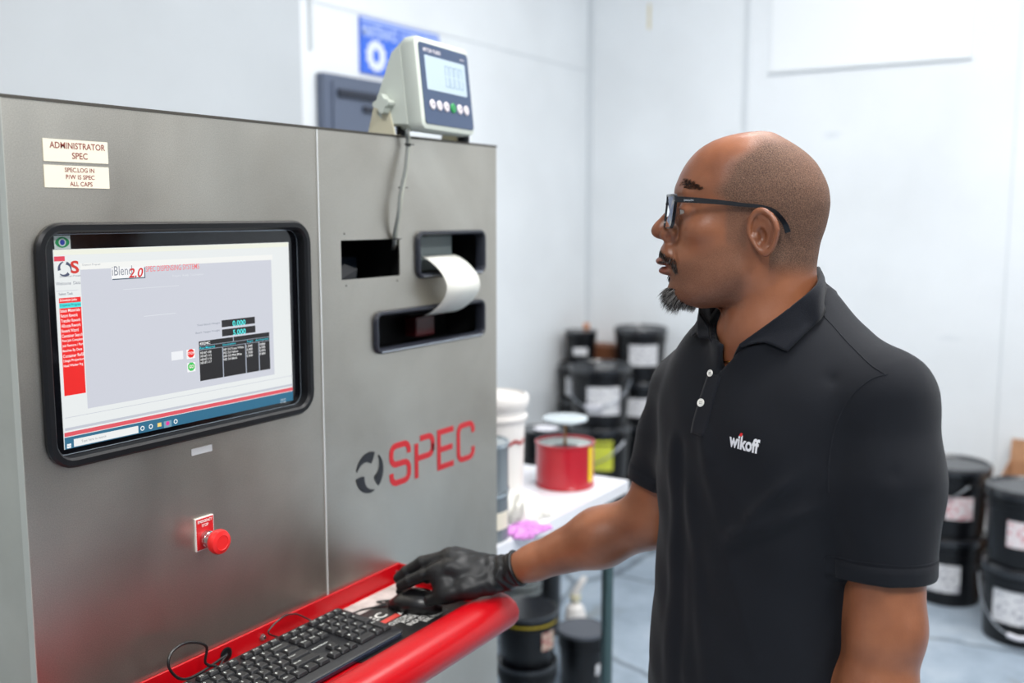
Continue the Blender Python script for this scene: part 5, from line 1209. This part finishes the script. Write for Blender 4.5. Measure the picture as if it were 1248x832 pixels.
# placket, buttons
ptop, _ = shot(871, 456); pbot, _ = shot(850, 530)
if ptop and pbot:
    mb = MB(); L = []; up_ = (ptop-pbot).normalized(); nn = _ ; sdv = up_.cross(nn).normalized()
    for i in range(21):
        c = pbot.lerp(ptop, i/20); L.append([snap(c+sdv*(.0155*j/3), .0012) for j in range(-3, 4)])
    mb.loops(L, closed=False); o = mb.build('placket', M_SH2, shirt, smooth=True, auto=False); s_ = o.modifiers.new('s', 'SOLIDIFY'); s_.thickness = .0014
M_BTN = mat('pearl button', (232, 230, 222), .25); M_BH = mat('button hole', (30, 30, 34), .6)
for px, py, r_ in ((855.5, 491, .0058), (867, 455, .0050)):
    p, n_ = shot(px, py)
    if p is None: continue
    n_ = (n_+(CAMP-p).normalized()*.3).normalized(); a1 = n_.orthogonal().normalized(); a2 = n_.cross(a1); mb = MB()
    L = [[p+n_*(h_+.0020)+(a1*math.cos(2*PI*k/20)+a2*math.sin(2*PI*k/20))*(r_*q_) for k in range(20)] for q_, h_ in ((.9, 0), (1, .0006), (1, .0014), (.85, .0020), (.7, .0014), (.05, .0014))]
    mb.loops(L, True, True, True); bt = mb.build('button', M_BTN, shirt, smooth=True)
    mb = MB()
    for k in range(4):
        c = p+n_*.0036+(a1*math.cos(PI/2*k)+a2*math.sin(PI/2*k))*(r_*.26); mb.loops([[c+n_*h_+(a1*math.cos(2*PI*j/8)+a2*math.sin(2*PI*j/8))*.0006 for j in range(8)] for h_ in (0, .0002)], True, True, True)
    mb.build('button_holes', M_BH, bt)
# chest lettering
pa, na = shot(888.5, 543.5); pb, nb_ = shot(924.5, 553.5); pt, nt_ = shot(889.5, 528)
if pa and pb:
    U_ = (pb-pa); wlen = U_.length; U_ = U_.normalized(); N_ = (na+nb_).normalized(); Vd = N_.cross(U_).normalized()
    if Vd.z < 0: Vd = -Vd
    def chest(mb): mb.v = [tuple(snap(Vector(v), .0009)) for v in mb.v]; return mb
    mb = MB(); text_fit(mb, 'wikoff', pa, U_, Vd, wlen*1.0, .0190, .035); chest(mb).build('chest_lettering', mat('white embroidery', (226, 226, 230), .6), shirt)
    c = pa+U_*(wlen*.375)+Vd*.0168; mb = MB(); mb.add([c-U_*.0022+Vd*.0008, c+U_*.0022+Vd*.0002, c+U_*.0030+Vd*.0046, c-U_*.0002+Vd*.0050], [(0, 1, 2, 3)])
    mb.v = [tuple(snap(Vector(v), .0013)) for v in mb.v]; mb.build('red_accent', mat('red embroidery', (214, 40, 44), .6), shirt)
# seams
def seam(pxs, r_=.0009):
    P = [shot(*p)[0] for p in pxs]; P = [p for p in P if p]
    if len(P) < 3: return
    Q = [snap(p, .0001) for p in catmull(P, 6)]; MB().tube(Q, r_, 6, 0).build('seam', M_SH2, shirt, smooth=True)
seam([(1004, 385), (1018, 400), (1040, 424), (1062, 445), (1080, 457)]); seam([(1082, 456), (1062, 462), (1040, 480), (1024, 505), (1014, 535), (1010, 570), (1010, 600)])
def hem_band(H_, ca_, R_, name='sleeve_hem'):
    e1 = ca_.orthogonal().normalized(); e2 = ca_.cross(e1); L = []
    for k in range(73):
        a = 2*PI*k/72; u_ = e1*math.cos(a)+e2*math.sin(a); row = []
        for t_, off_ in ((-.022, -.001), (-.0215, .0012), (-.012, .0014), (-.002, .0014), (.0015, .0004), (.0012, -.0012), (-.006, -.0030)):
            c = H_+ca_*min(t_, -.0045); r_ = BVS.ray_cast(c+u_*.12, -u_, .12); rad = (r_[0]-c).length if r_[0] else R_
            rad = min(rad, R_*1.22); row.append(H_+ca_*t_+u_*(rad+off_))
        L.append(row)
    for _ in range(3):
        M_ = [[(L[(i-1) % 72][j]+L[i % 72][j]*2+L[(i+1) % 72][j])/4 for j in range(7)] for i in range(72)]; L = M_+[M_[0]]
    mb = MB(); mb.loops(L, closed=False); return mb.build(name, M_SH, shirt, smooth=True, auto=False)
hem_band(LH, ca_l, .060); hem_band(RH, ca_r, .058)
L = []
for dz_ in (.024,):
    P = []
    for k in range(49):
        a = 2*PI*k/48; e1 = ca_l.orthogonal().normalized(); e2 = ca_l.cross(e1); c = LH-ca_l*dz_+(e1*math.cos(a)+e2*math.sin(a))*.075; P.append(snap(c, .0001))
    MB().tube(P, .0007, 5, 0, ends=False).build('hem_stitch', M_SH2, shirt, smooth=True)
# necklace
mb = MB(); P = []
for k in range(31):
    a = PI*(-.30+.60*k/30)+.1; P.append(bw(-.008+.079*math.cos(a), .070*math.sin(a), 1.405+.010*(1-math.cos(a))))
def snapb(p, off): q_ = BVB.find_nearest(p); return q_[0]+q_[1]*off
mb.tube([snapb(p, .0012) for p in P], .0011, 6, 0)
tag(mb.build('necklace', mat('gold chain', (214, 160, 70), .25, 1), smooth=True), 'thin gold necklace at the open collar of the man', 'necklace')
# trousers, belt line and shoes (below the frame)
def leg_pts(s): return [bw(0, .095*s, .90), bw(.012, .100*s, .50), bw(-.006, .108*s, .10)]
def trouser_sdf(P):
    b = to_body(P); d = slab(b[:, 0], b[:, 1], b[:, 2], [(.80, .112, -.120, .160, 0), (.90, .112, -.118, .160, 0), (.97, .110, -.110, .155, 0)], 2.2)
    for s in (1, -1):
        a, k, f_ = leg_pts(s); d = smin(d, cap(P, a, k, .090, .068), .03); d = smin(d, cap(P, k, f_, .068, .056), .02)
    return np.maximum(d, .055-b[:, 2])
V, F = polygonise(trouser_sdf, axis(BO.x-.27, BO.x+.27, .007), axis(BO.y-.27, BO.y+.27, .007), axis(.04, 1.0, .007), 't')
np_mesh('trousers', relax(V, F, 1), F, mat('charcoal trousers', (46, 48, 54), .85, bump=.2, bscale=600), man)
for s in (1, -1):
    def shoe(P):
        b = to_body(P); q_ = np.stack([b[:, 0], b[:, 1]-.108*s-(b[:, 0]*.12*s), b[:, 2]], 1)
        d = smin(ell(q_, (.02, 0, .04), (.075, .044, .045)), ell(q_, (.110, 0, .030), (.085, .050, .036)), .04); d = smin(d, ell(q_, (-.045, 0, .035), (.045, .038, .050)), .03)
        return np.maximum(d, .003-q_[:, 2])
    c = bw(.04, .108*s, 0); V, F = polygonise(shoe, axis(c.x-.20, c.x+.20, .006), axis(c.y-.20, c.y+.20, .006), axis(-.01, .12, .006), 's')
    np_mesh('shoe', relax(V, F, 1), F, mat('black leather shoe', (20, 20, 21), .35), man)
# glove
M_GL = mat('black nitrile glove', (17, 18, 20), .44, spec=.4, bump=.1, bscale=70)
CD = (RE-RW).normalized()
def glove_sdf(P):
    d = hand_sdf(P, HANDR, .0016)
    w0 = RW+CD*.000; w1 = RW+CD*.030
    d = smin(d, cap(P, RW-CD*.012, w1, .0262, .0300), .010)
    t = (P-npv(RW))@npv(CD)
    d = d-.0011*np.sin(t*420+np.sin(P[:, 2]*160)*1.5)*np.exp(-((t-.008)/.022)**2)-.0030*np.exp(-((t-.027)/.0030)**2)
    d = d+.0005*np.sin(P[:, 0]*130+P[:, 1]*110)*np.sin(P[:, 1]*180+P[:, 2]*150)
    return np.maximum(d, t-.0305)
A = np.array([tuple(p) for p in HANDR['th']+[q_ for f_ in HANDR['fi'] for q_ in f_]+[RW+CD*.04]]); lo = A.min(0)-.045; hi = A.max(0)+.045
V, F = polygonise(glove_sdf, axis(lo[0], hi[0], .0017), axis(lo[1], hi[1], .0017), axis(lo[2], hi[2], .0017), 'g')
np_mesh('glove', relax(V, F, 1, .4), F, M_GL, man, None)['label'] = 'black nitrile glove on the right hand'
# glasses
gl = thing('eyeglasses', 'black framed eyeglasses on the face of the man', 'glasses', tuple(hw(.095, 0, .0)))
M_FR = mat('black acetate frame', (10, 11, 17), .22); M_LN = mat('clear lens', (235, 240, 245), .03, trans=1)
MATS['clear lens'].node_tree.nodes['Principled BSDF'].inputs['IOR'].default_value = 1.08
def gpt(y, z):
    ay = abs(y); x = .1010-.80*max(0, ay-.014)**1.35-.0018*((z-.006)/.02)
    return hw(x, y, z)
def rim(s):
    P = []
    for yy, zz in rrect(.0105, .0640, -.0165, .0255, .009, 6):
        k = (zz+.0165)/.042; y2 = .037+(yy-.037)*(.90+.10*k); P.append(gpt(y2*s, zz))
    return P
mb = MB(); bridge = [gpt(y, .014+.004*math.cos(y/.012*1.4)) for y in (-.012, -.006, 0, .006, .012)]; mb.tube(bridge, .0026, 10, 4)
for s in (1, -1):
    P = rim(s); L = []; n = len(P); ctr = sum(P, Vector())/n
    for i, p in enumerate(P):
        out = (p-ctr).normalized(); fw = HXv; z_ = (p.z-HO.z+.0165)/.042; w_ = .0016+.0014*z_
        L.append([p+out*w_+fw*.0020, p+out*w_-fw*.0020, p-out*.0008-fw*.0020, p-out*.0008+fw*.0020])
    mb.loops(L+[L[0]], True)
    e0 = gpt(.0655*s, .0215); 
    mb.tube([gpt(.062*s, .0205), gpt(.0680*s, .0205), hw(.0835, .0715*s, .0205)], .0034, 8, 4)
mb.build('front_frame', M_FR, gl, smooth=True)
for s in (1, -1):
    P = rim(s); ctr = sum(P, Vector())/len(P); mb = MB()
    mb.loops([[ctr+(p-ctr)*k+HXv*(.0006*k0) for p in P] for k, k0 in ((.01, 1), (.98, 1), (.98, -1), (.01, -1))], True, True, True)
    mb.build('lens', M_LN, gl)
    mb = MB(); T = [hw(.0860, .0720*s, .0205), hw(.060, .0765*s, .0190), hw(.030, .0790*s, .0165), hw(.000, .0800*s, .0130), hw(-.024, .0805*s, .0105), hw(-.040, .0800*s, .0040), hw(-.052, .0775*s, -.0100), hw(-.057, .0745*s, -.0220)]
    Q = catmull(T, 6); L = []
    for i, p in enumerate(Q):
        t = i/(len(Q)-1); hh_ = np.interp(t, [0, .15, .45, .6, 1], [.0038, .0036, .0024, .0022, .0038]); ww = .0013
        d = (Q[min(i+1, len(Q)-1)]-Q[max(i-1, 0)]).normalized(); n_ = HYv.cross(d).normalized()
        L.append([p+n_*hh_+HYv*ww, p+n_*hh_-HYv*ww, p-n_*hh_-HYv*ww, p-n_*hh_+HYv*ww])
    mb.loops(L, True, True, True); tm = mb.build('temple', M_FR, gl, smooth=True)
    mb = MB(); text_fit(mb, 'DRAGON', hw(.0745, .0768*s+.0*s, .0180), -HXv*s if s > 0 else HXv, Zv, .0120, .0022, .02)
    if s > 0:
        mb.v = [tuple(Vector(v)+HYv*.0008) for v in mb.v]; mb.build('temple_lettering', mat('silver print', (190, 195, 200), .3, .6), tm)
# ============================================================= WORLD, CAMERA
w = bpy.data.worlds.new('w'); bpy.context.scene.world = w; w.use_nodes = True
w.node_tree.nodes['Background'].inputs[0].default_value = (.9, .95, 1, 1); w.node_tree.nodes['Background'].inputs[1].default_value = .3
cam = bpy.data.cameras.new('camera'); co = bpy.data.objects.new('camera', cam); C.objects.link(co)
cam.sensor_width = 36; cam.lens = CF/1248*36; cam.clip_start = .05
co.location = (0, 0, CH); co.rotation_euler = (PI/2-TH, 0, AZ-PI/2)
cam.dof.use_dof = True; cam.dof.focus_distance = 1.36; cam.dof.aperture_fstop = 2.5
sc = bpy.context.scene; sc.camera = co
sc.view_settings.view_transform = 'Standard'; sc.view_settings.look = 'None'; sc.view_settings.gamma = 1; sc.view_settings.exposure = EXPO
sc.view_settings.use_curve_mapping = False
sc.cycles.max_bounces = 8; sc.cycles.diffuse_bounces = 4; sc.cycles.glossy_bounces = 4
